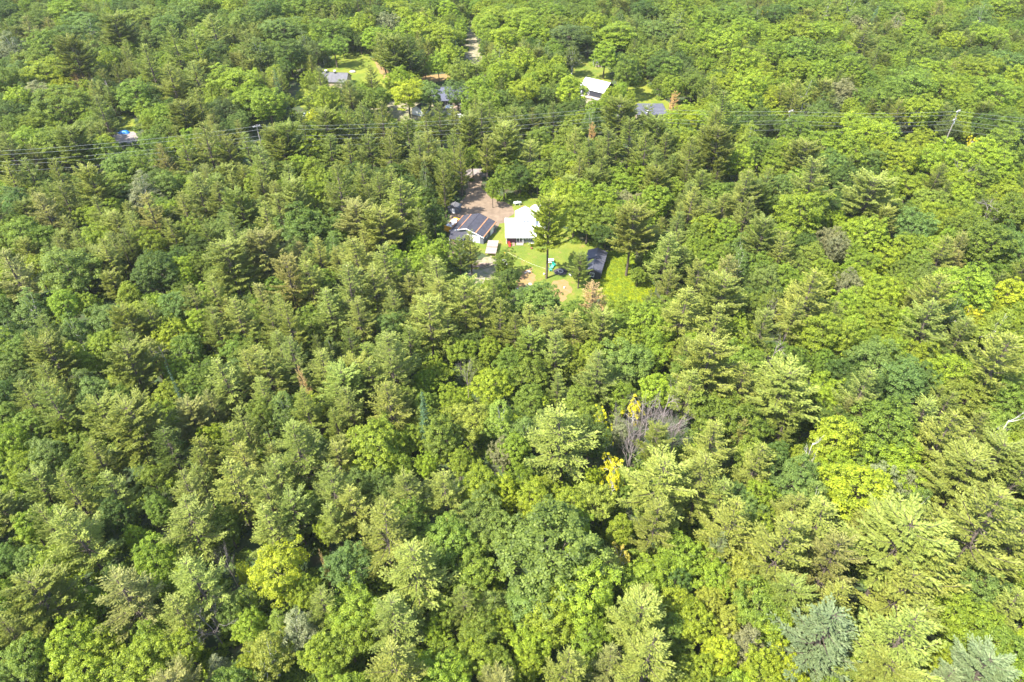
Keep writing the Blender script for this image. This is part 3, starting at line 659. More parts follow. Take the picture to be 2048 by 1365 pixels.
M_PURPLE = plain('purple_brown_siding', (.11, .055, .09), .8, .1, 3)
M_DARKSID = plain('dark_shed_siding', (.035, .036, .052), .8, .12, 3)
M_TAN = plain('tan_siding', (.45, .36, .28), .8, .1, 3)
M_WHITEWALL = plain('white_siding', (.72, .74, .76), .7, .06, 2)
M_GLASS, _nt, _b = new_mat('window_glass'); _b.inputs['Base Color'].default_value = (.03, .04, .05, 1); _b.inputs['Roughness'].default_value = .08
M_BLACK = plain('black_metal', (.03, .03, .035), .5, .2, 5)
M_STONE = plain('pale_stone', (.48, .44, .42), .9, .2, 2)
M_WHITEP = plain('white_plastic', (.82, .80, .80), .5, .04, 2)
M_TEAL = plain('teal_plastic', (.012, .34, .24), .4, .15, 3)
M_TEALL = plain('pale_teal_plastic', (.18, .62, .50), .4, .1, 3)
M_RED = plain('red_plastic', (.55, .035, .03), .45, .2, 3)
M_YELLOW = plain('yellow_orange_steel', (.72, .36, .015), .55, .2, 3)
M_NAVY = plain('navy_cushions', (.035, .03, .12), .7, .2, 3)
M_BLUE = plain('blue_tarpaulin', (.02, .20, .62), .5, .15, 2)
M_CONC = plain('grey_concrete', (.42, .41, .40), .9, .1, 2)
M_POLE = plain('weathered_utility_pole_wood', (.28, .25, .23), .85, .15, 3)
M_WIRE = plain('bare_aluminium_cable', (.30, .33, .33), .5, .05, 2)
M_TANK = plain('white_tank_paint', (.62, .68, .70), .4, .05, 2)
M_TYRE = plain('black_rubber', (.02, .02, .02), .9, .1, 5)
M_CAR = plain('white_car_paint', (.75, .76, .78), .3, .02, 2)

def window(par, x, y, z, w, h, nx, ny, panes=2, frame=M_TRIM):
    """A framed window on a wall whose outward normal is (nx, ny) in the building's own axes."""
    tx, ty = -ny, nx
    m = Matrix(((tx, nx, 0, x), (ty, ny, 0, y), (0, 0, 1, z), (0, 0, 0, 1)))
    bm = bmesh.new(); t = .12
    bx(bm, -w / 2 - t, w / 2 + t, .0, .09, h / 2, h / 2 + t, m); bx(bm, -w / 2 - t, w / 2 + t, .0, .09, -h / 2 - t, -h / 2, m)
    bx(bm, -w / 2 - t, -w / 2, .0, .09, -h / 2, h / 2, m); bx(bm, w / 2, w / 2 + t, .0, .09, -h / 2, h / 2, m)
    for k in range(1, panes):
        c = -w / 2 + w * k / panes; bx(bm, c - .05, c + .05, .0, .07, -h / 2, h / 2, m)
    f = bmesh_obj('window', bm, frame, par)
    for k in range(panes):
        a = -w / 2 + w * k / panes + (.05 if k else 0); b = -w / 2 + w * (k + 1) / panes - (.05 if k < panes - 1 else 0)
        box('pane', M_GLASS, f, a, b, .01, .03, -h / 2, h / 2, mtx=m)
    return f

def door(par, x, y, z0, w, h, nx, ny, mat):
    tx, ty = -ny, nx
    m = Matrix(((tx, nx, 0, x), (ty, ny, 0, y), (0, 0, 1, z0), (0, 0, 0, 1)))
    d = box('door', mat, par, -w / 2, w / 2, 0, .06, 0, h, mtx=m)
    bm = bmesh.new(); cyl(bm, m @ Vector((w * .38, .06, h * .47)), m @ Vector((w * .38, .13, h * .47)), .04, 6)
    bmesh_obj('handle', bm, M_BLACK, d)
    return d

def gable(name, loc, rz, L, Wd, eave, ridge, wallm, roofm, over=.4, t=.16, base=0.0, par=None, front=1.0):
    """A gabled building, ridge along its own x. Parts: wall, two roof slopes, ridge cap."""
    r = par or empty(name, loc, rz)
    l, w = L / 2 - over, Wd / 2 - over
    s = (ridge - eave) / (Wd / 2)
    ye = eave + s * over - t - .01
    bm = bmesh.new()
    pr = [(-w, base), (w, base), (w, ye), (0, ridge - t - .02), (-w, ye)]
    A = [bm.verts.new((-l, y, z)) for y, z in pr]; B = [bm.verts.new((l, y, z)) for y, z in pr]
    bm.faces.new(A); bm.faces.new(B[::-1])
    for i in range(5):
        j = (i + 1) % 5; bm.faces.new((A[i], B[i], B[j], A[j]))
    bmesh_obj('wall', bm, wallm, r)
    for sg in (-1, 1):
        p = [(-L / 2, 0.0, ridge), (L / 2, 0.0, ridge), (L / 2, sg * Wd / 2, eave), (-L / 2, sg * Wd / 2, eave)]
        if sg > 0: p = p[::-1]
        slab('roof', roofm, r, p, t)
    box('ridge_cap', roofm, r, -L / 2 - .02, L / 2 + .02, -.14, .14, ridge - .05, ridge + .05)
    return r

# white-roofed bungalow
h = empty('house', (3.0, 198.0, 0))
tagged(h, 'bungalow with a blown-white metal roof and grey siding on the central lawn', 'house')
box('wall', M_SIDING, h, -4.7, 4.5, -4.6, 3.7, 0, 2.56)
box('stone_base', M_STONE, h, -.6, 4.55, -4.72, -4.6, 0, .55)
box('side_wall', M_PURPLE, h, -4.75, -1.75, -4.72, -4.6, 0, 2.5)['label'] = 'purple-brown front panel of the wall'
slab('roof', M_WHITEROOF, h, [(-5.4, 4.15, 4.25), (-5.2, -5.6, 2.7), (5.0, -5.6, 2.7), (5.0, 4.15, 4.25)], .2)
slab('roof', M_WHITEROOF, h, [(-5.4, 5.6, 3.5), (-5.4, 4.18, 4.25), (5.0, 4.18, 4.25), (5.0, 5.6, 3.5)], .2)
for k in range(11):
    x = -4.9 + k * .96
    if k % 2 == 0: slab('roof_seam', M_WHITEROOF, h, [(x - .03, 4.1, 4.30), (x - .03, -5.55, 2.75), (x + .03, -5.55, 2.75), (x + .03, 4.1, 4.30)], .06)
box('gutter', M_TRIM, h, -5.2, 5.0, -5.74, -5.61, 2.5, 2.68)
window(h, 2.35, -4.6, 1.75, 1.5, 1.0, 0, -1, 2)
d = door(h, -.55, -4.6, .1, 1.9, 2.1, 0, -1, M_TRIM)
for k in (-1, 1): box('pane', M_GLASS, d, -.55 + k * .47 - .36, -.55 + k * .47 + .36, -4.70, -4.665, .35, 2.05)
box('porch_post', M_TRIM, h, .55, .72, -5.4, -5.23, 0, 2.5)
box('porch_post', M_TRIM, h, -4.95, -4.78, -5.4, -5.23, 0, 2.5)
box('door_step', M_LUMBER2, h, -1.6, .7, -6.2, -4.75, 0, .18)
cylo('stove_pipe', M_BLACK, h, (-3.0, -2.3, 3.1), (-3.0, -2.3, 5.2), .11, 8)
cylo('chimney_cap', M_BLACK, h, (-3.0, -2.3, 5.2), (-3.0, -2.3, 5.42), .16, 8)
# debris of fallen twigs on the roof edge
gg = Geo(); rs = np.random.RandomState(5)
n = 160
px_ = np.where(rs.rand(n) < .6, rs.uniform(-5, -.6, n), rs.uniform(-1.2, 4, n)); py_ = np.where(px_ < -.6, rs.uniform(3.3, 4.0, n), rs.uniform(-5.3, -4.4, n))
pz_ = 2.7 + (py_ + 5.6) / 9.75 * 1.55 + .06
cards(gg, np.stack([px_, py_, pz_], 1), np.stack([rs.randn(n), rs.randn(n), rs.rand(n) * .3], 1), np.tile([0, .1, 1.], (n, 1)), rs.uniform(.15, .4, n), rs.uniform(.05, .16, n), rs.rand(n))
o = obj('leaf_litter', gg.mesh('leaf_litter', [plain('brown_leaf_litter', (.20, .12, .10), .9, .4, 4)]), h); o['kind'] = 'stuff'
w_ = empty('wing', (0, 0, 0)); w_.parent = h
# rear wing, ridge running away from the house
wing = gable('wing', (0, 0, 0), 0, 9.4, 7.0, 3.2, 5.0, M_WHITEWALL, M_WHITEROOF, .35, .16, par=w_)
for sg in (-1, 1):  # dark colour of these wing fascia strips paints in the eave's shadow lines
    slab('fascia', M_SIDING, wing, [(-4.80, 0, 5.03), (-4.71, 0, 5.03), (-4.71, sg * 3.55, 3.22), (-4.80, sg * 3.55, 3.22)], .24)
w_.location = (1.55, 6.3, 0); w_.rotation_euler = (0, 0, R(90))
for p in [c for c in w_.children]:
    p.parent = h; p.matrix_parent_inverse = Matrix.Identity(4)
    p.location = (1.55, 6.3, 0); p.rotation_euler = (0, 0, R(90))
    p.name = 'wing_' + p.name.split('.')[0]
bpy.data.objects.remove(w_)
cylo('vent_pipe', M_BLACK, h, (3.3, 6.6, 3.5), (3.3, 6.6, 4.7), .07, 6)
slab('awning', M_WHITEROOF, h, [(5.0, 5.0, 2.9), (4.95, 1.0, 2.9), (8.0, -.8, 2.35), (8.6, 3.6, 2.35)], .08)
for x, y in ((7.8, -.5), (8.3, 3.4)): box('porch_post', M_TRIM, h, x - .06, x + .06, y - .06, y + .06, 0, 2.3)

# garage with half-finished strapped roof
g = gable('garage', (-12.99, 199.3, 0), R(68.5), 10.6, 12.4, 2.8, 4.9, M_SIDING, M_DARKROOF, .35)
tagged(g, 'garage with dark roof crossed by bare orange lumber strips, beside the brown drive', 'garage')
sl = (4.9 - 2.8) / 6.2
for y in (-6.05, -3.2, 3.0, 6.05):
    z = 4.9 - abs(y) * sl
    slab('roof_strap', M_STRAP, g, [(-5.35, y - .17, z + .09 + (.17 * sl if y < 0 else -.17 * sl) * -1), (5.35, y - .17, z + .09 + (.17 * sl if y < 0 else -.17 * sl) * -1), (5.35, y + .17, z + .09 + (.17 * sl if y < 0 else -.17 * sl)), (-5.35, y + .17, z + .09 + (.17 * sl if y < 0 else -.17 * sl))][::-1], .1)
for sg in (-1, 1):
    slab('fascia', M_TRIM, g, [(-5.48, 0, 4.93), (-5.33, 0, 4.93), (-5.33, sg * 6.25, 2.80), (-5.48, sg * 6.25, 2.80)], .26)
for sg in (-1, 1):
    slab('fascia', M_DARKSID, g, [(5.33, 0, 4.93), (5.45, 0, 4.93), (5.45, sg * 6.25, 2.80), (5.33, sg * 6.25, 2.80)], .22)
box('end_wall', M_WHITEWALL, g, -5.0, -4.97, -4.6, 4.6, .1, 2.7)['label'] = 'white painted end wall'
box('garage_door', M_TRIM, g, .9, 3.4, -5.9, -5.84, 0, 2.2)
window(g, -2.2, -5.85, 1.6, .9, .8, 0, -1, 1)
window(g, 4.2, -5.85, 1.6, .7, .8, 0, -1, 1)
slab('lean_to_roof', M_DARKROOF, g, [(-5.5, -.2, 3.3), (-5.5, 5.6, 3.3), (-9.3, 4.6, 2.4), (-9.3, -.6, 2.4)][::-1], .12)
for x, y in ((-9.1, 4.4), (-9.1, 2.0), (-9.1, -.4)): box('lean_to_post', M_TRIM, g, x - .07, x + .07, y - .07, y + .07, 0, 2.3)

# yellow skip
s = empty('skip_bin', (-20.3, 203.6, 0), R(64))
tagged(s, 'open skip with yellow-orange end, heaped with white debris next to the garage', 'skip')
bm = bmesh.new()
bx(bm, -3, 3, -1.15, -1.05, .3, 1.7); bx(bm, -3, 3, 1.05, 1.15, .3, 1.7); bx(bm, -3, 3, -1.05, 1.05, .3, .4)
bmesh_obj('tub', bm, M_TAN, s)
bm = bmesh.new()
bx(bm, -3.35, -3.0, -1.3, 1.3, .2, 2.0); bx(bm, -4.2, -3.35, -.9, .9, .3, 1.3); bmesh_obj('end_plate', bm, M_YELLOW, s, .08)
bm = bmesh.new(); bx(bm, 3.0, 3.25, -1.2, 1.2, .2, 1.9); bmesh_obj('tail_gate', bm, M_YELLOW, s, .05)
for k in range(4):
    cylo('wheel', M_TYRE, s, ((-2, 2)[k % 2], -1.2 + 2.1 * (k // 2), .4), ((-2, 2)[k % 2], -.9 + 2.1 * (k // 2), .4), .4, 12)
bm = bmesh.new(); r5 = random.Random(3)
for k in range(26):
    m4 = Matrix.Translation((r5.uniform(-2.6, 2.6), r5.uniform(-.8, .8), r5.uniform(1.2, 1.75))) @ Matrix.Rotation(r5.uniform(0, 3), 4, 'Z') @ Matrix.Rotation(r5.uniform(-.5, .5), 4, 'X')
    bx(bm, -.45, .45, -.25, .25, -.1, .12, m4)
o = bmesh_obj('debris', bm, M_WHITEP, s); o['kind'] = 'stuff'

# small hut in the shade
hut = gable('hut', (-20.2, 214.2, 0), R(80), 3.4, 4.6, 2.2, 3.0, M_SIDING, M_GREYROOF, .3)
tagged(hut, 'small grey hut in deep shade at the top corner of the drive', 'shed')
door(hut, -1.4, 0, 0, .9, 1.9, -1, 0, M_TRIM)

# plank platform
p = empty('plank_platform', (-6.6, 188.8, 0), R(-4))
tagged(p, 'raised pale plank platform on posts between the garage and the lawn', 'platform')
for k in range(9):
    y = -3.7 + k * .84
    o = box('plank', M_LUMBER2 if k not in (4,) else M_LUMBER, p, -1.75 + k * .03, 1.75 + k * .03, y, y + .74, 1.2 + k * .03, 1.27 + k * .03)
for x in (-1.5, 1.5):
    for y in (-3.5, 0, 3.5): box('leg', M_LUMBER, p, x - .08, x + .08, y - .08, y + .08, 0, 1.2)
for y in (-3.5, 0, 3.5): box('beam', M_LUMBER, p, -1.7, 1.7, y - .06, y + .06, 1.04, 1.19 )

# big dark shed, stepped roof
sh = gable('garden_shed', (25.75, 178.3, 0), R(75.5), 11.7, 5.9, 2.5, 3.75, M_DARKSID, M_SLATE, .2)
tagged(sh, 'long dark shed with grey stepped roof and one white window at the lawn edge', 'shed')
for sg in (-1, 1):
    q = [(.3, 0, 4.1), (5.95, 0, 4.1), (5.95, sg * 3.1, 2.8), (.3, sg * 3.1, 2.8)]
    slab('upper_roof', M_SLATE, sh, q if sg < 0 else q[::-1], .22)
window(sh, -5.62, -.1, 1.45, 1.1, 1.25, -1, 0, 2)
box('corner_board', M_DARKROOF, sh, -5.70, -5.58, -2.74, -2.62, 0, 2.5)

# white domed shelter, tank
t = empty('dome_shelter', (9.3, 214.6, 0))
tagged(t, 'white domed fabric shelter behind the rear wing of the bungalow', 'shelter')
bm = bmesh.new(); bmesh.ops.create_uvsphere(bm, u_segments=24, v_segments=12, radius=1)
bmesh.ops.delete(bm, geom=[v for v in bm.verts if v.co.z < -.05], context='VERTS')
for v in bm.verts: v.co = Vector((v.co.x * 2.9, v.co.y * 2.3, .8 + v.co.z * 1.5))
bmesh_obj('canopy', bm, M_WHITEP, t, smooth=True)
bm = bmesh.new(); bmesh.ops.create_cone(bm, cap_ends=False, segments=24, radius1=1, radius2=1, depth=.78)
for v in bm.verts: v.co = Vector((v.co.x * 2.88, v.co.y * 2.28, v.co.z + .4))
bmesh_obj('skirt', bm, M_WHITEP, t)
t = empty('propane_tank', (1.95, 218.9, 0), R(6))
tagged(t, 'white horizontal propane tank in shade behind the bungalow', 'tank')
bm = bmesh.new(); cyl(bm, (-1.15, 0, .95), (1.15, 0, .95), .46, 18)
for sg in (-1, 1):
    g2 = bmesh.ops.create_uvsphere(bm, u_segments=18, v_segments=10, radius=.46, matrix=Matrix.Translation((sg * 1.15, 0, .95)) @ Matrix.Diagonal((.75, 1, 1, 1)))
bmesh_obj('vessel', bm, M_TANK, t, smooth=True)
cylo('valve_cover', M_TANK, t, (0, 0, 1.38), (0, 0, 1.6), .18, 12)
for x in (-.8, .8): box('foot', M_CONC, t, x - .12, x + .12, -.4, .4, 0, .55)

def table(loc, rz, label, L=1.9, benches=True):
    r = empty('picnic_table' if benches else 'patio_table', loc, rz)
    tagged(r, label, 'table')
    box('table_top', M_WHITEP, r, -L / 2, L / 2, -.5, .5, .72, .78)
    if benches:
        for y in (-.95, .95): box('bench', M_WHITEP, r, -L / 2, L / 2, y - .18, y + .18, .43, .48)
        for x in (-L * .36, L * .36):
            for sg in (-1, 1): slab('leg', M_LUMBER, r, [(x - .04, sg * .25, .72), (x + .04, sg * .25, .72), (x + .04, sg * .8, .05), (x - .04, sg * .8, .05)], .12)
            box('cross_bar', M_LUMBER, r, x - .04, x + .04, -1.05, 1.05, .36, .42)
    else:
        for x in (-L * .42, L * .42):
            for y in (-.42, .42): box('leg', M_BLACK, r, x - .03, x + .03, y - .03, y + .03, 0, .72)
    return r
table(W(1101.5, 524, .5) , 0, 'white picnic table behind the tall pine trunk on the lawn')
table(W(1063, 492, .5), R(-6), 'white-topped patio table before the grey front wall', 1.9, False)
k = W(1063, 496, .2)
o = empty('fire_bowl', (k.x, k.y - .4, 0)); tagged(o, 'small round brown fire bowl below the white patio table', 'fire bowl')
cylo('bowl', plain('rusty_steel', (.25, .09, .05), .8, .3, 4), o, (0, 0, .12), (0, 0, .42), .25, 14, .42); cylo('stand', M_BLACK, o, (0, 0, 0), (0, 0, .12), .18, 8)

def deck_chair(loc, rz, mat, label, lm=None, group=None):
    r = empty('lawn_chair', loc, rz); tagged(r, label, 'chair', group)
    slab('seat', mat, r, [(-.33, .3, .36), (-.33, -.3, .42), (.33, -.3, .42), (.33, .3, .36)], .06)
    slab('backrest', mat, r, [(-.33, .62, 1.05), (-.33, .3, .40), (.33, .3, .40), (.33, .62, 1.05)], .08)
    for x in (-.4, .4): box('armrest', lm or mat, r, x - .06, x + .06, -.35, .38, .58, .63)
    for x in (-.38, .38):
        for y in (-.3, .3): box('leg', lm or mat, r, x - .035, x + .035, y - .035, y + .035, 0, .58)
    return r
c1, c2, c3 = W(1101, 540, .4), W(1104, 535, .4), W(1108, 531, .4)
for c_, a_, ml, lb in ((c1, 95, M_TEAL, 'teal lawn chair with pale slats, lowest of the three near the pine trunk'), (c2, 70, M_TEALL, 'pale teal lawn chair between its two darker neighbours'), (c3, 30, M_TEAL, 'teal lawn chair below the white picnic table')):
    q = deck_chair((c_.x, c_.y, 0), R(a_), ml, lb, M_TEALL, 'teal lawn chairs round the fire pit'); q.scale = (1.25,) * 3
# fire pit ring
k = W(1121, 544, 0)
fp = empty('fire_pit', (k.x, k.y, 0)); tagged(fp, 'round stone fire pit on dark ash ground in the pine shade', 'fire pit')
prism('ash_bed', plain('dark_ash', (.06, .05, .06), .95, .3, 3), fp, [(2.2 * math.cos(a * .42) * (1 + .1 * math.sin(a * 3)), 1.9 * math.sin(a * .42)) for a in range(15)], .03, .06)
for i in range(12):
    a = i * math.pi / 6
    m4 = Matrix.Translation((.75 * math.cos(a), .75 * math.sin(a), .2)) @ Matrix.Rotation(a, 4, 'Z')
    box('stone', M_STONE, fp, -.13, .13, -.17, .17, -.16, .16, .04, m4)
q = deck_chair((k.x + 1.6, k.y + .3, 0), R(-80), M_NAVY, 'navy lawn chair beside the stone fire pit', M_BLACK); q.scale = (1.3,) * 3
k2 = W(1142, 551, .3); q = deck_chair((k2.x, k2.y, 0), R(-60), M_WHITEP, 'pale lawn chair under the pine before the dark shed', M_CONC); q.scale = (1.3,) * 3
# red slide and timber ramp
k = W(1020, 493, 0)
r_ = empty('toy_slide', (k.x - .2, k.y + .3, 0), R(8)); tagged(r_, 'red plastic toy slide by the purple front panel', 'toy slide')
slab('chute', M_RED, r_, [(-.4, .7, 1.0), (-.4, -1.1, .2), (.1, -1.1, .2), (.1, .7, 1.0)], .1)
for x in (-.42, .13): slab('rail', M_RED, r_, [(x, .7, 1.45), (x, -1.1, .35), (x + .06, -1.1, .35), (x + .06, .7, 1.45)], .2)
box('ladder', M_RED, r_, -.35, .2, .7, 1.0, 0, 1.0, .1)
cylo('roof_knob', M_RED, r_, (.45, .1, 0), (.45, .1, 1.0), .28, 10, .1)
k = W(1027, 489, 0)
r_ = empty('timber_ramp', (k.x, k.y, 0)); tagged(r_, 'narrow timber ramp leading to the glazed porch door', 'ramp')
for i in range(6): box('plank', M_LUMBER, r_, -.45, .45, -1.3 + i * .42, -.94 + i * .42, .1 + i * .03, .16 + i * .03)
for x in (-.35, .35): box('rail', M_LUMBER, r_, x - .05, x + .05, -1.3, 1.2, 0, .1)
# shrubs by the wall etc. handled with the bushes; white things by the hedge
k = W(1009, 526, 0)
r_ = empty('water_tub', (k.x, k.y, 0), R(30)); tagged(r_, 'white plastic water tub on the low edge of the lawn', 'tub')
bm = bmesh.new(); cyl(bm, (0, 0, .05), (0, 0, .8), .62, 16, .72); bmesh_obj('tub_body', bm, M_WHITEP, r_); cylo('rim', M_WHITEP, r_, (0, 0, .8), (0, 0, .88), .78, 16)
k = W(1013, 532, 0); tagged(box('storage_box', M_WHITEP, None, k.x - .2, k.x + .35, k.y - .4, k.y + .4, 0, .9, .05), 'narrow white box standing beside the water tub', 'box')
for (a, b_, lb, nm) in ((1128.5, 577, 'small white bucket on the dry grass below the pine', 'bucket'), (1035, 580, 'small white pail at the foot of the dirt patch', 'pail'), (1088, 550, 'white post cap at the base of the tall pine', 'bollard')):
    k = W(a, b_, 0); bm = bmesh.new(); cyl(bm, (k.x, k.y, .02), (k.x, k.y, .5), .2, 12, .26); tagged(bmesh_obj(nm, bm, M_WHITEP), lb, nm)
k = W(1018, 510, 0); bm = bmesh.new(); bx(bm, k.x - 5.0 + 3, k.x - 4.1 + 3, k.y - .4, k.y + .4, .1, .7); tagged(bmesh_obj('yellow_crate', bm, M_YELLOW, None, .05), 'yellow crate beside the plank platform', 'crate')
# stones on dirt patch
r7 = random.Random(9)
STY = sorted(r7.choice((545, 568, 573, 578)) + r7.uniform(-3, 3) for _ in range(9))
for i in range(9):
    a, b_ = r7.gauss(1056, 4), STY[i]
    k = W(a, b_, 0); bm = bmesh.new(); bmesh.ops.create_icosphere(bm, subdivisions=1, radius=r7.uniform(.35, .75), matrix=Matrix.Translation((k.x, k.y, .1)) @ Matrix.Rotation(r7.uniform(0, 3), 4, 'Z') @ Matrix.Diagonal((1.3, .9, .35, 1)))
    tagged(bmesh_obj('flat_stone', bm, M_STONE), ('flat pale stone on the orange dirt patch, ' + ['first', 'second', 'third', 'fourth', 'fifth', 'sixth', 'seventh', 'eighth', 'ninth'][i] + ' one down from the lawn'), 'stone', 'flat stones on the dirt patch')
# clothes line
gg = Geo(); a_, b_ = W(1012, 503, 2.2), W(1091, 538, 2.2)
L_ = [a_.lerp(b_, i / 12) - Vector((0, 0, .5 * math.sin(math.pi * i / 12))) for i in range(13)]
tube(gg, [tuple(v) for v in L_], [.018] * 13, 4)
tagged(obj('clothes_line', gg.mesh('clothes_line', [M_WHITEP])), 'thin pale clothes line strung across the central lawn', 'clothes line')
tagged(cylo('clothes_post', M_TRIM, None, (a_.x, a_.y, 0), (a_.x, a_.y, 2.3), .07, 8), 'slim white post carrying the clothes line', 'post')
# logs
r_ = empty('log_pile', tuple(W(967, 533, 0))); tagged(r_, 'pile of grey logs on the trampled ground below the garage', 'log pile')
for i in range(11):
    a = R(20 + r7.uniform(-16, 16)); cx_, cy_ = r7.uniform(-1.8, 1.8), r7.uniform(-1.4, 1.4); l_ = r7.uniform(1.2, 2.4)
    cylo('log', M_LUMBER if i % 3 else M_DEAD, r_, (cx_ - l_ * math.cos(a), cy_ - l_ * math.sin(a), .2 + i % 3 * .2), (cx_ + l_ * math.cos(a), cy_ + l_ * math.sin(a), .22 + i % 3 * .2), .14, 7)

# ---------------------------------------------------------------- far houses
f1 = gable('house', (-87.0, 341.5, 0), R(-6), 13.5, 10, 2.6, 5.6, M_TAN, M_GREYROOF)
tagged(f1, 'grey-roofed house with two white-capped flues on the bright upper lawn', 'house')
for x in (-4.2, .2):
    cylo('flue', M_DARKROOF, f1, (x, -.4, 5.0), (x, -.4, 6.3), .35, 8); cylo('flue_cap', M_WHITEP, f1, (x, -.4, 6.3), (x, -.4, 6.75), .65, 8)
f2 = gable('house', (-29.0, 318.8, 0), R(9), 17.5, 16, 3.2, 6.6, M_DARKSID, M_BLUEROOF)
tagged(f2, 'house with wide blue-grey metal roof behind the glowing yellow-green tree', 'house')
window(f2, -2, -7.6, 1.8, 2.0, 1.3, 0, -1, 2); window(f2, 4, -7.6, 1.8, 2.0, 1.3, 0, -1, 2); door(f2, 1, -7.6, 0, 1.1, 2.1, 0, -1, M_TAN)
box('deck', M_LUMBER, f2, -8.5, 3.5, -10.6, -7.75, .3, .5)
f2b = gable('porch_shed', (-41.2, 303.5, 0), R(60), 6, 7, 2.4, 4.6, M_WHITEWALL, M_SLATE); tagged(f2b, 'small dark-gabled outbuilding on the pale gravel yard', 'shed')
f3 = gable('house', (41.0, 328.6, 0), R(-35), 13.6, 13, 3.4, 6.4, M_DARKSID, M_PALEROOF)
tagged(f3, 'house with pale metal roof beside the round dark maple', 'house')
door(f3, -5.6, -6.1, 0, 1.2, 2.2, 0, -1, M_TRIM); window(f3, -2, -6.1, 1.7, 1.8, 1.2, 0, -1, 2); window(f3, 6.41, 0, 1.9, 1.4, 1.2, 1, 0, 2)
box('railing', M_TRIM, f3, -6, 5.5, -9.0, -8.9, .8, 1.1); box('deck', M_LUMBER2, f3, -6, 5.5, -9.0, -6.15, .4, .6)
# slate roofed house, hipped
f4 = empty('house', (61.8, 299.4, 0)); tagged(f4, 'house with long slate-grey hipped roof below the yellow-green lawn', 'house')
box('wall', M_TAN, f4, -6.4, 6.4, -3.8, 4.0, 0, 2.8)
bm = bmesh.new()
e_ = [bm.verts.new(v) for v in ((-7.1, -4.6, 2.9), (7.1, -4.6, 2.9), (7.1, 4.8, 2.9), (-7.1, 4.8, 2.9))]; r_ = [bm.verts.new((-5.6, 3.2, 5.0)), bm.verts.new((5.7, 3.2, 5.0))]
for f in ((e_[0], e_[1], r_[1], r_[0]), (e_[1], e_[2], r_[1]), (e_[2], e_[3], r_[0], r_[1]), (e_[3], e_[0], r_[0]), tuple(e_[::-1])): bm.faces.new(f)
bmesh_obj('roof', bm, M_SLATE, f4)
cylo('vent_pipe', M_TRIM, f4, (-1.5, 1.2, 4.2), (-1.5, 1.2, 5.0), .14, 8)
box('chimney', M_WHITEP, f4, -2.3, -1.5, -3.4, -2.6, 3.0, 4.2)
window(f4, 2, -3.8, 1.6, 1.6, 1.1, 0, -1, 2); window(f4, -3.5, -3.8, 1.6, 1.6, 1.1, 0, -1, 2)
# small posts shed in shade
k = W(1197, 132, 0); ws = gable('woodshed', (k.x, k.y, 0), R(-25), 5.5, 4.5, 2.2, 3.2, M_PURPLE, M_DARKROOF, .3)
tagged(ws, 'purple-brown woodshed with pale posts in the shade above the pale metal roof', 'shed')
for x in (-2.2, -.7, .8, 2.3): box('post', M_DEADW, ws, x - .1, x + .1, -2.2, -2.0, 0, 2.2)

def car(loc, rz, paint, label, L=4.6):
    r = empty('parked_car', loc, rz); tagged(r, label, 'car')
    bm = bmesh.new(); bx(bm, -L / 2, L / 2, -.9, .9, .35, .95); bmesh_obj('body', bm, paint, r, .12)
    bm = bmesh.new(); v = bx(bm, -L * .3, L * .22, -.8, .8, .95, 1.5)
    for q in v[4:]: q.co.x *= .78; q.co.y *= .85
    bmesh_obj('cabin', bm, M_GLASS, r, .05)
    box('car_roof', paint, r, -L * .225, L * .16, -.66, .66, 1.5, 1.54)
    for x in (-L * .31, L * .31):
        for y in (-.92, .72): cylo('wheel', M_TYRE, r, (x, y, .34), (x, y + .2, .34), .34, 12)
    for y in (-.6, .6): box('headlight', M_TRIM, r, L / 2 - .02, L / 2 + .02, y - .16, y + .16, .6, .78)
    return r
k = W(919, 233, .7); car((k.x, k.y, 0), R(8), M_CAR, 'white car half hidden by trees before the blue-grey roofed house')
k = W(903, 226, .7); car((k.x, k.y, 0), R(70), M_CAR, 'white car parked nose-on next to the porch of the blue-grey roofed house')
k = W(612, 229, .9); car((k.x, k.y, 0), R(60), M_CAR, 'white car showing past the bright tree near the twin spires', 5)
for a, b_, lb, mt in ((898, 214, 'cream awning canopy by the blue-grey roofed house', M_DEADW), ):
    k = W(a, b_, 2.4); cn = empty('garden_canopy', (k.x, k.y, 0)); tagged(cn, lb, 'canopy'); slab('canopy_cloth', M_WHITEP, cn, [(-1.7, 1.2, 2.6), (-1.7, -1.2, 2.3), (1.7, -1.2, 2.3), (1.7, 1.2, 2.6)], .08)
    for x in (-1.6, 1.6):
        for y in (-1.1, 1.1): cylo('leg', M_TRIM, cn, (x, y, 0), (x, y, 2.35), .05, 6)
def tarp(px, py, sx, sy, label, hh=.9):
    k = W(px, py, hh / 2); rs = np.random.RandomState(int(px)); bm = bmesh.new()
    bmesh.ops.create_grid(bm, x_segments=10, y_segments=8, size=1)
    for v in bm.verts:
        e = max(abs(v.co.x), abs(v.co.y)); v.co.z = hh * (1 - e ** 3) + rs.randn() * .05 + .03; v.co.x = v.co.x * sx + rs.randn() * .06; v.co.y = v.co.y * sy + rs.randn() * .06
    o = bmesh_obj('tarpaulin', bm, M_BLUE); o.location = (k.x, k.y, 0); tagged(o, label, 'tarpaulin'); o.data.shade_smooth()
tarp(247, 264, 2.4, 1.0, 'blue tarpaulin over a heap at the grey gravel clearing', 1.2)
tarp(409, 607, 1.6, 2.0, 'blue tarpaulin glimpsed between dark trees low on the slope', 1.6)
k = W(705, 143, .5); bm = bmesh.new(); bmesh.ops.create_icosphere(bm, subdivisions=2, radius=1.1, matrix=Matrix.Translation((k.x, k.y, .3)) @ Matrix.Diagonal((1.5, 1, .6, 1))); tagged(bmesh_obj('boulder', bm, M_STONE), 'pale boulder on the bright upper lawn', 'boulder')

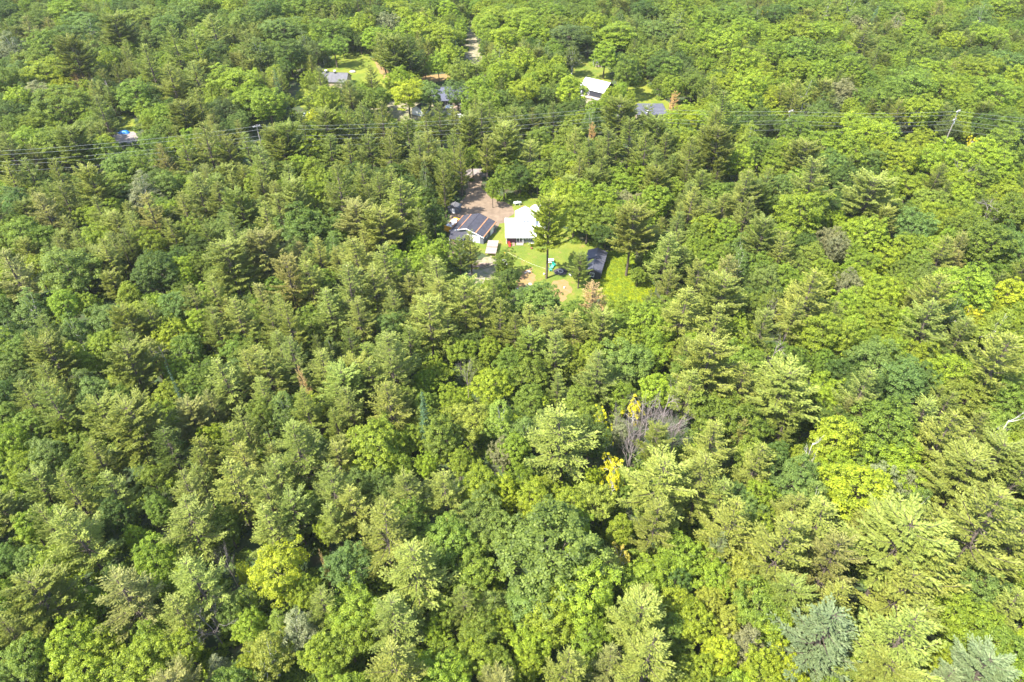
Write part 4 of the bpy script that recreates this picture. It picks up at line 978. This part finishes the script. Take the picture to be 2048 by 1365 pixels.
# ---------------------------------------------------------------- power line
poles = [('leaning_off', W(-140, 308, 17)), ('a', W(513, 252, 20)), ('b', W(1238, 212, 18)), ('c', W(1582, 222, 17)), ('d', W(1917, 222, 18)), ('e', W(2260, 248, 16))]
LAB = {'a': 'slim utility pole above the pines at the bend of the power line', 'b': 'utility pole hidden among treetops below the slate-grey roof', 'c': 'shorter utility pole with white insulators among leafy treetops',
       'd': 'tall utility pole with double crossarms before the dark maple wall', 'leaning_off': 'utility pole beyond the frame at the low end of the wires', 'e': 'utility pole beyond the frame at the far end of the wires'}
OFF = [(-.6, 0.0), (.6, -1.7), (-.6, -3.7), (.6, -5.4), (0, -7.6)]
for nm, p in poles:
    if nm in ('leaning_off', 'e'): continue
    r_ = empty('utility_pole', (p.x, p.y, 0), R(35)); tagged(r_, LAB[nm], 'utility pole', 'utility poles along the road')
    H_ = p.z
    cylo('mast', M_POLE, r_, (0, 0, -.5), (0, 0, H_ + .4), .23, 8, .15)
    for z in ((H_ - .3, H_ - 3.6) if nm in 'cd' else (H_ - .3,)):
        box('crossarm', M_POLE, r_, -1.35, 1.35, -.09, .09, z - .1, z + .1)
        for x in (-1.2, -.6, .6, 1.2): cylo('insulator', M_WHITEP, r_, (x, 0, z + .1), (x, 0, z + .45), .11, 6)
    if nm in 'cd':
        bm = bmesh.new(); cyl(bm, (.38, 0, H_ - 5.4), (.38, 0, H_ - 4.3), .26, 10); bmesh_obj('transformer', bm, M_TANK, r_)
        cylo('brace', M_POLE, r_, (.9, 0, H_ - 3.6), (.1, 0, H_ - 4.8), .05, 5)
for i, (ox, oz) in enumerate(OFF):
    gg = Geo(); pts = []
    for j in range(len(poles) - 1):
        a, b_ = poles[j][1], poles[j + 1][1]
        for q in range(16):
            t = q / 16; v = a.lerp(b_, t); sag = (b_ - a).length * .014 + .1 * i
            pts.append((v.x + ox * .5, v.y + ox * .8, v.z + oz - 4 * sag * t * (1 - t)))
    tube(gg, pts, [.027] * len(pts), 4)
    lb = ['uppermost bright power cable strung along the whole line of poles', 'second power cable, just under the uppermost one', 'middle power cable of the five', 'fourth power cable, above only the telephone line', 'lowest cable, the thin telephone line on the poles'][i]
    tagged(obj('power_cable', gg.mesh('power_cable', [M_WIRE])), lb, 'power cable', 'cables of the roadside power line')

# ---------------------------------------------------------------- thin summer haze
hm = bpy.data.materials.new('thin_haze'); hm.use_nodes = True
hn = hm.node_tree; hn.nodes.clear()
pv = hn.nodes.new('ShaderNodeVolumePrincipled'); pv.inputs['Density'].default_value = HAZE; pv.inputs['Color'].default_value = (.93, .97, .95, 1); pv.inputs['Anisotropy'].default_value = .0
ho = hn.nodes.new('ShaderNodeOutputMaterial'); hn.links.new(pv.outputs['Volume'], ho.inputs['Volume'])
bm = bmesh.new(); bx(bm, -1600, 1600, -700, 2500, -3.0, 126.0)
hz = bmesh_obj('haze', bm, hm); hz['kind'] = 'stuff'; hz['label'] = 'thin bright summer haze over the whole valley'

# ---------------------------------------------------------------- trees
def parse(txt):
    out = []
    for ln in txt.strip().split('\n'):
        for e in ln.strip().split('|'):
            x, y, t, w = e.split()
            x, y, w = float(x), float(y), float(w)
            if any(abs(o[0] - x) < 13 and abs(o[1] - y) < 10 for o in out): continue
            out.append((x, y, t, w))
    return out
HAND = parse(TREES)
HR = {'P': lambda d: min(26, max(13, 9.5 + .95 * d)), 'M': lambda d: min(19, max(8, 6.5 + .72 * d)), 'B': lambda d: min(17, max(7, 6.5 + .7 * d)), 'S': lambda d: 20,
      'R': lambda d: 15, 'Y': lambda d: 12, 'D': lambda d: 16, 'W': lambda d: 16}
# stands fixed by where their trunks meet the ground: base pixel, height, crown width in metres, prototype
SPECIAL = [(1079, 652, 'M6', 13.5, 14.5, 3), (1050, 640, 'B6', 12, 9, 1), (1093, 557, 'P6', 27.5, 12.5, 7), (1252, 553, 'P3', 24, 13.5, 7), (1180, 650, 'R1', 14.5, 9.0, 0), (944, 553, 'P3', 16.0, 7.2, 1), (922, 556, 'P2', 14.5, 6.5, 3),
           (1156, 577, 'P2', 12.5, 8.4, 3), (1320, 590, 'P3', 21, 12.0, 0), (551, 228, 'S1', 21, 4.6, 0), (573, 250, 'S1', 25, 6.5, 1), (1247, 203, 'M2', 22, 13.5, 1), (857, 428, 'B1', 18, 7, 2),
           (1010, 557, 'M2', 10, 7.5, 4), (1016, 590, 'M1', 9, 7, 0), (1272, 575, 'M2', 7, 6, 3), (905, 396, 'P2', 22, 9, 4), (925, 392, 'P2', 21, 8, 1), (873, 402, 'P1', 22, 9, 4), (988, 398, 'M4', 14, 9, 0), (1008, 402, 'M2', 13, 9, 2), (1118, 402, 'M5', 10, 6, 4), (1146, 476, 'M3', 15, 13, 2), (1172, 488, 'M2', 14, 12, 0), (1128, 448, 'M4', 16, 12, 3), (1200, 492, 'M2', 13, 11, 1), (1160, 452, 'M4', 17, 13, 5), (890, 412, 'P2', 22, 9, 1), (893, 440, 'P2', 20, 8, 3), (912, 372, 'P2', 22, 9, 0), (975, 372, 'P3', 20, 8, 3), (1040, 392, 'M1', 13, 10, 4), (1075, 392, 'M2', 13, 10, 1), (928, 40, 'M3', 14, 11, 1), (950, 18, 'M4', 14, 11, 2), (960, 50, 'M3', 13, 10, 3), (922, 88, 'M3', 13, 9, 0)]
T = []   # dicts: loc, H, D, tone, proto index, apparent width, px, py
r1 = random.Random(21)
for x, y, t, w in HAND:
    k = t[0]
    p = W(x, y, 12)
    for _ in range(3):
        d = w * depth(p) / FPX * {'M': 1.14, 'B': 1.14, 'Y': 1.45}.get(k, 1.2)
        H = HR[k](d) * (1 + r1.uniform(-.12, .12)); p = W(x, y, ZC[k] * H)
    T.append(dict(x=p.x, y=p.y, H=H, D=d, t=t, i=r1.randrange(len(PR[k])), w=w, px=x, py=y, hand=True))
for x, y, t, H, D, i in SPECIAL:
    p = W(x, y, 0); q = Vector((p.x, p.y, ZC[t[0]] * H)); ax, ay = proj(q)
    T = [o for o in T if not (abs(o['px'] - ax) < 22 and abs(o['py'] - ay) < 22)]
    T.append(dict(x=p.x, y=p.y, H=H, D=D, t=t, i=i, w=D * FPX / depth(q), px=ax, py=ay, hand=True, fixed=True))

# open ground that the photograph shows: no woodland tree may stand on it or before it
CLEAR = [[(928, 398), (940, 372), (955, 350), (975, 352), (968, 378), (1000, 402), (1030, 396), (1098, 396), (1104, 430), (1122, 462), (1150, 485), (1215, 495), (1262, 520), (1312, 575), (1308, 606), (1240, 612), (1190, 606), (1150, 612), (1100, 606), (1062, 602), (1030, 606), (1018, 560), (1004, 525), (985, 545), (940, 545), (915, 520), (888, 500), (884, 448), (898, 410)],
         [(640, 150), (672, 130), (700, 112), (732, 112), (750, 125), (775, 160), (740, 165), (700, 160), (650, 160)],
         [(850, 148), (905, 148), (902, 212), (868, 216), (868, 175), (845, 160)], [(905, 210), (930, 210), (930, 238), (905, 238)], [(870, 210), (780, 212), (780, 238), (870, 238)],
         [(934, 55), (950, 55), (964, 128), (936, 134), (932, 90)], [(1140, 122), (1218, 116), (1224, 196), (1168, 206), (1150, 170)],
         [(1258, 160), (1292, 158), (1318, 200), (1340, 208), (1338, 236), (1262, 234), (1240, 212), (1262, 190)],
         [(226, 250), (250, 234), (268, 240), (278, 284), (228, 290)], [(398, 598), (420, 598), (420, 616), (398, 616)], [(600, 218), (620, 222), (620, 250), (560, 262), (556, 246), (600, 240)],
         [(498, 250), (532, 250), (532, 288), (498, 288)], [(1245, 800), (1300, 800), (1395, 850), (1385, 905), (1300, 905), (1250, 930)], [(903, 334), (968, 334), (968, 358), (903, 358)], [(1045, 334), (1078, 334), (1078, 358), (1045, 358)], [(575, 180), (615, 160), (620, 190), (585, 205)]]
BUILT = [(3, 198, 9), (3, 206, 8), (-13, 199, 9), (-20, 204, 4), (-20, 214, 3.5), (-6.6, 189, 4), (25.7, 178, 7), (-87, 341, 9), (-29, 319, 12), (41, 328, 10), (62, 299, 9), (9, 214, 4), (2, 219, 2.5), (-41, 303, 4)]
LINE = [(p.x, p.y) for n, p in poles]
def line_y(x):
    for a, b in zip(LINE, LINE[1:]):
        if a[0] <= x <= b[0]: return a[1] + (b[1] - a[1]) * (x - a[0]) / (b[0] - a[0])
    return None
for o in T:   # keep stems out from under the cables
    ly = line_y(o['x'])
    if ly is not None and abs(o['y'] - ly) < 7: o['y'] = ly + (7.0 if o['y'] > ly else -7.0)
for o in T:   # push a stem out of a building's footprint
    if o.get('fixed'): continue
    for bx_, by_, br in BUILT:
        d = math.hypot(o['x'] - bx_, o['y'] - by_)
        if d < br + 1.0:
            k = (br + 1.0) / max(d, .1); o['x'] = bx_ + (o['x'] - bx_) * k; o['y'] = by_ + (o['y'] - by_) * k

# fill the woodland between the trees placed one by one
cells = {}
def cell(x, y): return int(x // 12), int(y // 12)
for o in T: cells.setdefault(cell(o['x'], o['y']), []).append(o)
pc = {}
for o in T: pc.setdefault((int(o['px'] // 80), int(o['py'] // 80)), []).append(o)
r2 = random.Random(5)
FILL = []
SP = 5.6
yy = 34.0
row = 0
while yy < 585:
    half = 0.78 * (yy * .77 + 77) + 34
    xx = -half + (row % 2) * SP / 2
    while xx < half:
        x = xx + r2.uniform(-.45, .45) * SP; y = yy + r2.uniform(-.45, .45) * SP
        xx += SP
        cx_, cy_ = cell(x, y)
        near = [o for i in (-1, 0, 1) for j in (-1, 0, 1) for o in cells.get((cx_ + i, cy_ + j), ())]
        if any(math.hypot(o['x'] - x, o['y'] - y) < (.30 * o['D'] + 1.7 if o.get('hand') else .30 * o['D'] + 1.2) for o in near): continue
        if any(math.hypot(a - x, b - y) < c + 2 for a, b, c in BUILT): continue
        src = min(near, key=lambda o: math.hypot(o['x'] - x, o['y'] - y)) if near else None
        t = src['t'] if src and r2.random() < .6 else r2.choice(['M2', 'M3', 'P2', 'P3', 'M3', 'B2', 'M1'])
        if t[0] in 'RYDWS' : t = r2.choice(['M2', 'M3', 'B3'])
        if t == 'M5': t = 'M4'
        k = t[0]
        D = r2.uniform(6.0, 10.0); H = {'P': 9 + D * .8, 'M': 4 + D, 'B': 4 + D}[k] * r2.uniform(.88, 1.1)
        q = Vector((x, y, ZC[k] * H)); px, py = proj(q); w = D * FPX / depth(q)
        top = proj(Vector((x, y, H))); bs = proj(Vector((x, y, 0))); low = proj(Vector((x, y, H * .35)))
        tests = [(px, py), top, bs, low, (px - w * .42, py), (px + w * .42, py)]
        if any(inside(a, b, pl) for a, b in tests for pl in CLEAR): continue
        ly = line_y(x)
        if ly is not None and abs(y - ly) < 6.5: continue
        if ly is not None and -16 < y - ly < 0: H = min(H, 9.5)
        pn = [o for i in (-1, 0, 1) for j in (-1, 0, 1) for o in pc.get((int(px // 80) + i, int(py // 80) + j), ())]
        if any(o['y'] > y + 1 and math.hypot(o['px'] - px, (o['py'] - py) * 1.1) < .46 * o['w'] for o in pn): continue
        o = dict(x=x, y=y, H=H, D=D, t=t, i=r2.randrange(len(PR[k])), w=w, px=px, py=py)
        FILL.append(o); cells.setdefault((cx_, cy_), []).append(o)
    yy += SP * .87
    row += 1

KIND = {'P': ('pine_tree', 'pine tree', 'pine'), 'M': ('maple_tree', 'maple tree', 'maple'), 'B': ('leafy_tree', 'tree', 'fine-leaved tree'), 'S': ('spruce_tree', 'spruce tree', 'narrow spire-shaped spruce'),
        'R': ('browned_pine', 'dead tree', 'browned pine'), 'Y': ('golden_tree', 'tree', 'golden young tree'), 'D': ('dead_tree', 'dead tree', 'bare dead tree'), 'W': ('snag', 'dead tree', 'bleached broken snag')}
TW = {'P1': 'dark green', 'P2': 'olive-green', 'P3': 'light olive', 'P4': 'thinning tan', 'P5': 'silvery blue-green', 'P6': 'sunlit yellow-olive', 'M1': 'deep green', 'M2': 'mid-green', 'M3': 'bright green', 'M4': 'yellow-green', 'M5': 'yellow',
      'M6': 'bluish green', 'B1': 'dull dark green', 'B2': 'soft mid-green', 'B3': 'fresh green', 'B4': 'soft olive-yellow', 'B5': 'greyish', 'B6': 'soft bluish green', 'S1': 'dark', 'S6': 'bluish', 'R1': 'rust-coloured', 'Y1': 'vivid', 'Y2': 'orange-tinged', 'D1': 'grey', 'W1': 'white'}
LM = [(1040, 455, 'white-roofed bungalow'), (945, 460, 'garage with lumber-striped roof'), (1195, 530, 'long dark shed'), (1180, 600, 'rust-brown dead pine'), (1250, 595, 'bright weedy meadow'), (1190, 178, 'pale metal roof'),
      (1300, 217, 'slate-grey hipped roof'), (882, 188, 'blue-grey metal roof'), (672, 148, 'grey roof with two flues'), (940, 70, 'pale gravel lane'), (513, 258, 'pole at the wire bend'), (1582, 232, 'short insulator pole'),
      (1912, 240, 'double-crossarm pole'), (250, 272, 'grey gravel clearing'), (408, 606, 'glimpsed blue tarpaulin'), (562, 190, 'twin spires'), (1310, 850, 'thicket of bare trees'), (1226, 940, 'tall golden tree'), (1545, 712, 'grey dead tree on the slope'),
      (1998, 862, 'tall white snag'), (1615, 910, 'broken white snag'), (1645, 1272, 'silvery blue-green pine'), (422, 1242, 'dead tree near the lower edge'), (1110, 1102, 'huge bluish dome maple'), (1240, 1112, 'orange-tinged young tree'),
      (335, 722, 'thin leaning dead tree'), (388, 840, 'tan pine by yellow maple'), (1976, 420, 'bare broom-shaped tree'), (1942, 630, 'golden treetop'), (560, 1147, 'big yellow maple'), (220, 175, 'bare grey trunk by the clearing'), (20, 1340, 'lower corner under the big olive pine'),
      (20, 20, 'upper corner of dark leafy trees'), (2040, 20, 'upper corner past the blue spruce'), (1746, 45, 'little blue spruce'), (607, 450, 'huge deep green maple'), (137, 542, 'big bluish round maple'), (1970, 490, 'broad mid-green maple'), (1770, 852, 'lush mid-green maple'), (595, 897, 'broad dark green pine'),
      (275, 862, 'broad olive-green pine'), (780, 725, 'broad pine amid the slope'), (1127, 872, 'big pine before the thicket'), (1715, 982, 'wide yellow-green maple'), (790, 1332, 'big pine on the lower edge'), (250, 1187, 'big tan thinning pine'), (1612, 597, 'broad feathery pine')]
ORD = ['first', 'second', 'third', 'fourth', 'fifth', 'sixth', 'seventh', 'eighth', 'ninth', 'tenth', 'eleventh', 'twelfth']

def make_tree(o, n):
    k = o['t'][0]; pr = PR[k][o['i']]
    nm, cat, _ = KIND[k]
    c = TINT[o['t']]; j = r1.uniform(.86, 1.14); jj = r1.uniform(-.07, .07)
    tint = [c[0] * j * (1 + jj), c[1] * j, c[2] * j * (1 - jj)]
    s = (o['D'] / pr.D, o['D'] / pr.D, o['H'] / pr.H); rz = r1.uniform(0, 6.283)
    if o['w'] >= 44:
        r = empty(nm, (o['x'], o['y'], 0), rz); r.scale = s
        a = obj('trunk', pr.trunk, r)
        b = obj('branches' if k in 'DW' else 'crown', pr.crown, r)
        b['tint'] = tint; a['tint'] = tint
    else:
        r = obj(nm, pr.whole, None, (o['x'], o['y'], 0), rz); r.scale = s; r['tint'] = tint
    r['category'] = cat
    return r

cap = {}
SOLO = []
for o in sorted(T, key=lambda o: -o['w']):
    k = o['t'][0]
    cap[k] = cap.get(k, 0) + 1
    if cap[k] <= 290: SOLO.append(o)
    else: FILL.append(o)
big = sorted([o for o in FILL if not o.get('hand') and 0 < o['px'] < 2048 and 0 < o['py'] < 1365], key=lambda o: -o['w'])
groups = {}
for o in SOLO:
    l = min(LM, key=lambda l: math.hypot(l[0] - o['px'], (l[1] - o['py'])) + (40 if math.hypot(l[0] - o['px'], l[1] - o['py']) < 9 else 0))
    dx, dy = o['px'] - l[0], o['py'] - l[1]; dist = math.hypot(dx, dy)
    o['dist'] = dist
    if dist < 14: side = 'at'
    elif abs(dy) > abs(dx): side = 'beyond' if dy < 0 else 'in front of'
    else: side = 'beside'
    k = o['t'][0]; sz = 'big ' if o['w'] > 84 else ('small ' if o['w'] < 46 else '')
    if o['t'] == 'S1': sz = ''
    o['desc'] = f"{sz}{TW[o['t']]} {KIND[k][2]}"
    groups.setdefault((o['desc'], side, l[2]), []).append(o)
for (d, side, l), os_ in groups.items():
    os_.sort(key=lambda o: o['dist'])
    for n, o in enumerate(os_):
        if side == 'at': lb = f"{d} that stands as the {l}" if len(os_) == 1 else f"{d} that stands as the {l}, {ORD[n]} of them"
        elif len(os_) == 1: lb = f"{d} {side} the {l}"
        else: lb = f"{d} {side} the {l}, {ORD[min(n, 11)]} one out"
        o['label'] = lb
OWN = {'D1': 'bare dead trees in the woodland', 'R1': 'browned pines'}
GR = {'P': 'pines of the woodland', 'M': 'maples of the woodland', 'B': 'fine-leaved trees of the woodland', 'S': 'narrow spruces', 'R': 'browned pines', 'Y': 'golden young trees', 'D': 'bare dead trees', 'W': 'bleached snags'}
for n, o in enumerate(SOLO):
    r = make_tree(o, n); r['label'] = o['label']; r['group'] = GR[o['t'][0]]

# ---------------------------------------------------------------- the rest of the wood and the undergrowth: instances on points
def scatter(name, protos, items, label):
    """items: (x, y, z, index, rot, sx, sy, sz, tint)."""
    coll = bpy.data.collections.new(name + '_kinds')
    for i, me in enumerate(protos):
        po = bpy.data.objects.new('kind_%02d' % i, me); coll.objects.link(po)
    me = bpy.data.meshes.new(name)
    n = len(items); me.vertices.add(n)
    me.vertices.foreach_set('co', np.array([it[:3] for it in items], np.float32).ravel())
    def at(nm, ty, data, key='value'):
        a = me.attributes.new(nm, ty, 'POINT'); a.data.foreach_set(key, data)
    at('pick', 'INT', np.array([it[3] for it in items], np.int32))
    at('turn', 'FLOAT_VECTOR', np.array([(0, 0, it[4]) for it in items], np.float32).ravel(), 'vector')
    at('size', 'FLOAT_VECTOR', np.array([it[5:8] for it in items], np.float32).ravel(), 'vector')
    at('tint', 'FLOAT_VECTOR', np.array([it[8] for it in items], np.float32).ravel(), 'vector')
    ng = bpy.data.node_groups.new(name, 'GeometryNodeTree')
    ng.interface.new_socket('Geometry', in_out='INPUT', socket_type='NodeSocketGeometry')
    ng.interface.new_socket('Geometry', in_out='OUTPUT', socket_type='NodeSocketGeometry')
    N = ng.nodes.new; L = ng.links.new
    gi, go = N('NodeGroupInput'), N('NodeGroupOutput')
    ci = N('GeometryNodeCollectionInfo'); ci.inputs['Collection'].default_value = coll
    ci.inputs['Separate Children'].default_value = True; ci.inputs['Reset Children'].default_value = True
    ip = N('GeometryNodeInstanceOnPoints'); ip.inputs['Pick Instance'].default_value = True
    m2p = N('GeometryNodeMeshToPoints')
    def na(nm, ty):
        a = N('GeometryNodeInputNamedAttribute'); a.data_type = ty; a.inputs['Name'].default_value = nm; return a.outputs['Attribute']
    L(gi.outputs[0], m2p.inputs['Mesh']); L(m2p.outputs['Points'], ip.inputs['Points'])
    L(ci.outputs[0], ip.inputs['Instance']); L(na('pick', 'INT'), ip.inputs['Instance Index'])
    er = N('FunctionNodeEulerToRotation'); L(na('turn', 'FLOAT_VECTOR'), er.inputs[0]); L(er.outputs[0], ip.inputs['Rotation'])
    L(na('size', 'FLOAT_VECTOR'), ip.inputs['Scale']); L(ip.outputs['Instances'], go.inputs[0])
    o = obj(name, me); o.modifiers.new('scatter', 'NODES').node_group = ng
    o['kind'] = 'stuff'; o['label'] = label
    return o

protos = []; start = {}
for k in 'PMBSRYDW':
    start[k] = len(protos)
    protos += [p.whole for p in PR[k]]
items = []
for o in FILL:
    k = o['t'][0]; pr = PR[k][o['i']]; c = TINT[o['t']]; j = r1.uniform(.8, 1.15); jj = r1.uniform(-.1, .1)
    items.append((o['x'], o['y'], 0, start[k] + o['i'], r1.uniform(0, 6.283), o['D'] / pr.D, o['D'] / pr.D, o['H'] / pr.H, (c[0] * j * (1 + jj), c[1] * j, c[2] * j)))
scatter('woodland', protos, items, 'the rest of the mixed wood closing in between the larger trees')
BU = [bush(81).mesh('bush', [M_LEAF]), bush(82, 300, 1.0, .36).mesh('bush', [M_LEAF])]
items = []
r3 = random.Random(8)
yard_polys = [[W(a, b) for a, b in pl] for pl in (CLEAR[0], CLEAR[1])]
KEEP = [[(W(a, b).x, W(a, b).y) for a, b in pl] for pl in CLEAR]
for _ in range(15000):
    y = 34 + 500 * r3.random() ** 1.0; half = 0.78 * (y * .77 + 77) + 20; x = r3.uniform(-half, half)
    if any(inside(x, y, pl) for pl in KEEP) or any(math.hypot(a - x, b - y) < c - 1 for a, b, c in BUILT): continue
    s = r3.uniform(.9, 2.6); c = TINT[r3.choice(['M2', 'M3', 'M2', 'M2', 'M1', 'M6'])]
    items.append((x, y, 0, r3.randrange(2), r3.uniform(0, 6.28), s, s, s * r3.uniform(.5, 1.1), c))
scatter('undergrowth', BU, items, 'green undergrowth of ferns and shrubs on the forest floor')
items = []
MEAD = [(W(a, b).x, W(a, b).y) for a, b in [(1192, 566), (1212, 548), (1214, 505), (1250, 500), (1290, 545), (1305, 575), (1308, 604), (1250, 614), (1205, 608)]]
xs = [p[0] for p in MEAD]; ys = [p[1] for p in MEAD]
for _ in range(1900):
    x, y = r3.uniform(min(xs), max(xs)), r3.uniform(min(ys), max(ys))
    if not inside(x, y, MEAD): continue
    s = r3.uniform(.25, .75); f = (proj(Vector((x, y, 0)))[1] - 500) / 110
    c = TINT['M3'] if r3.random() > f * .7 else (.30, .35, .012)
    j = r3.uniform(.9, 1.2)
    items.append((x, y, 0, r3.randrange(2), r3.uniform(0, 6.28), s, s, s * .7, tuple(v * j for v in c)))
scatter('meadow_weeds', BU, items, 'bright yellow-green weeds and ferns of the meadow by the dark shed')
print('TRIS', sum(len(m.polygons) * 2 for m in bpy.data.meshes))
print('TREES', len(SOLO), 'fill', len(FILL), cap)
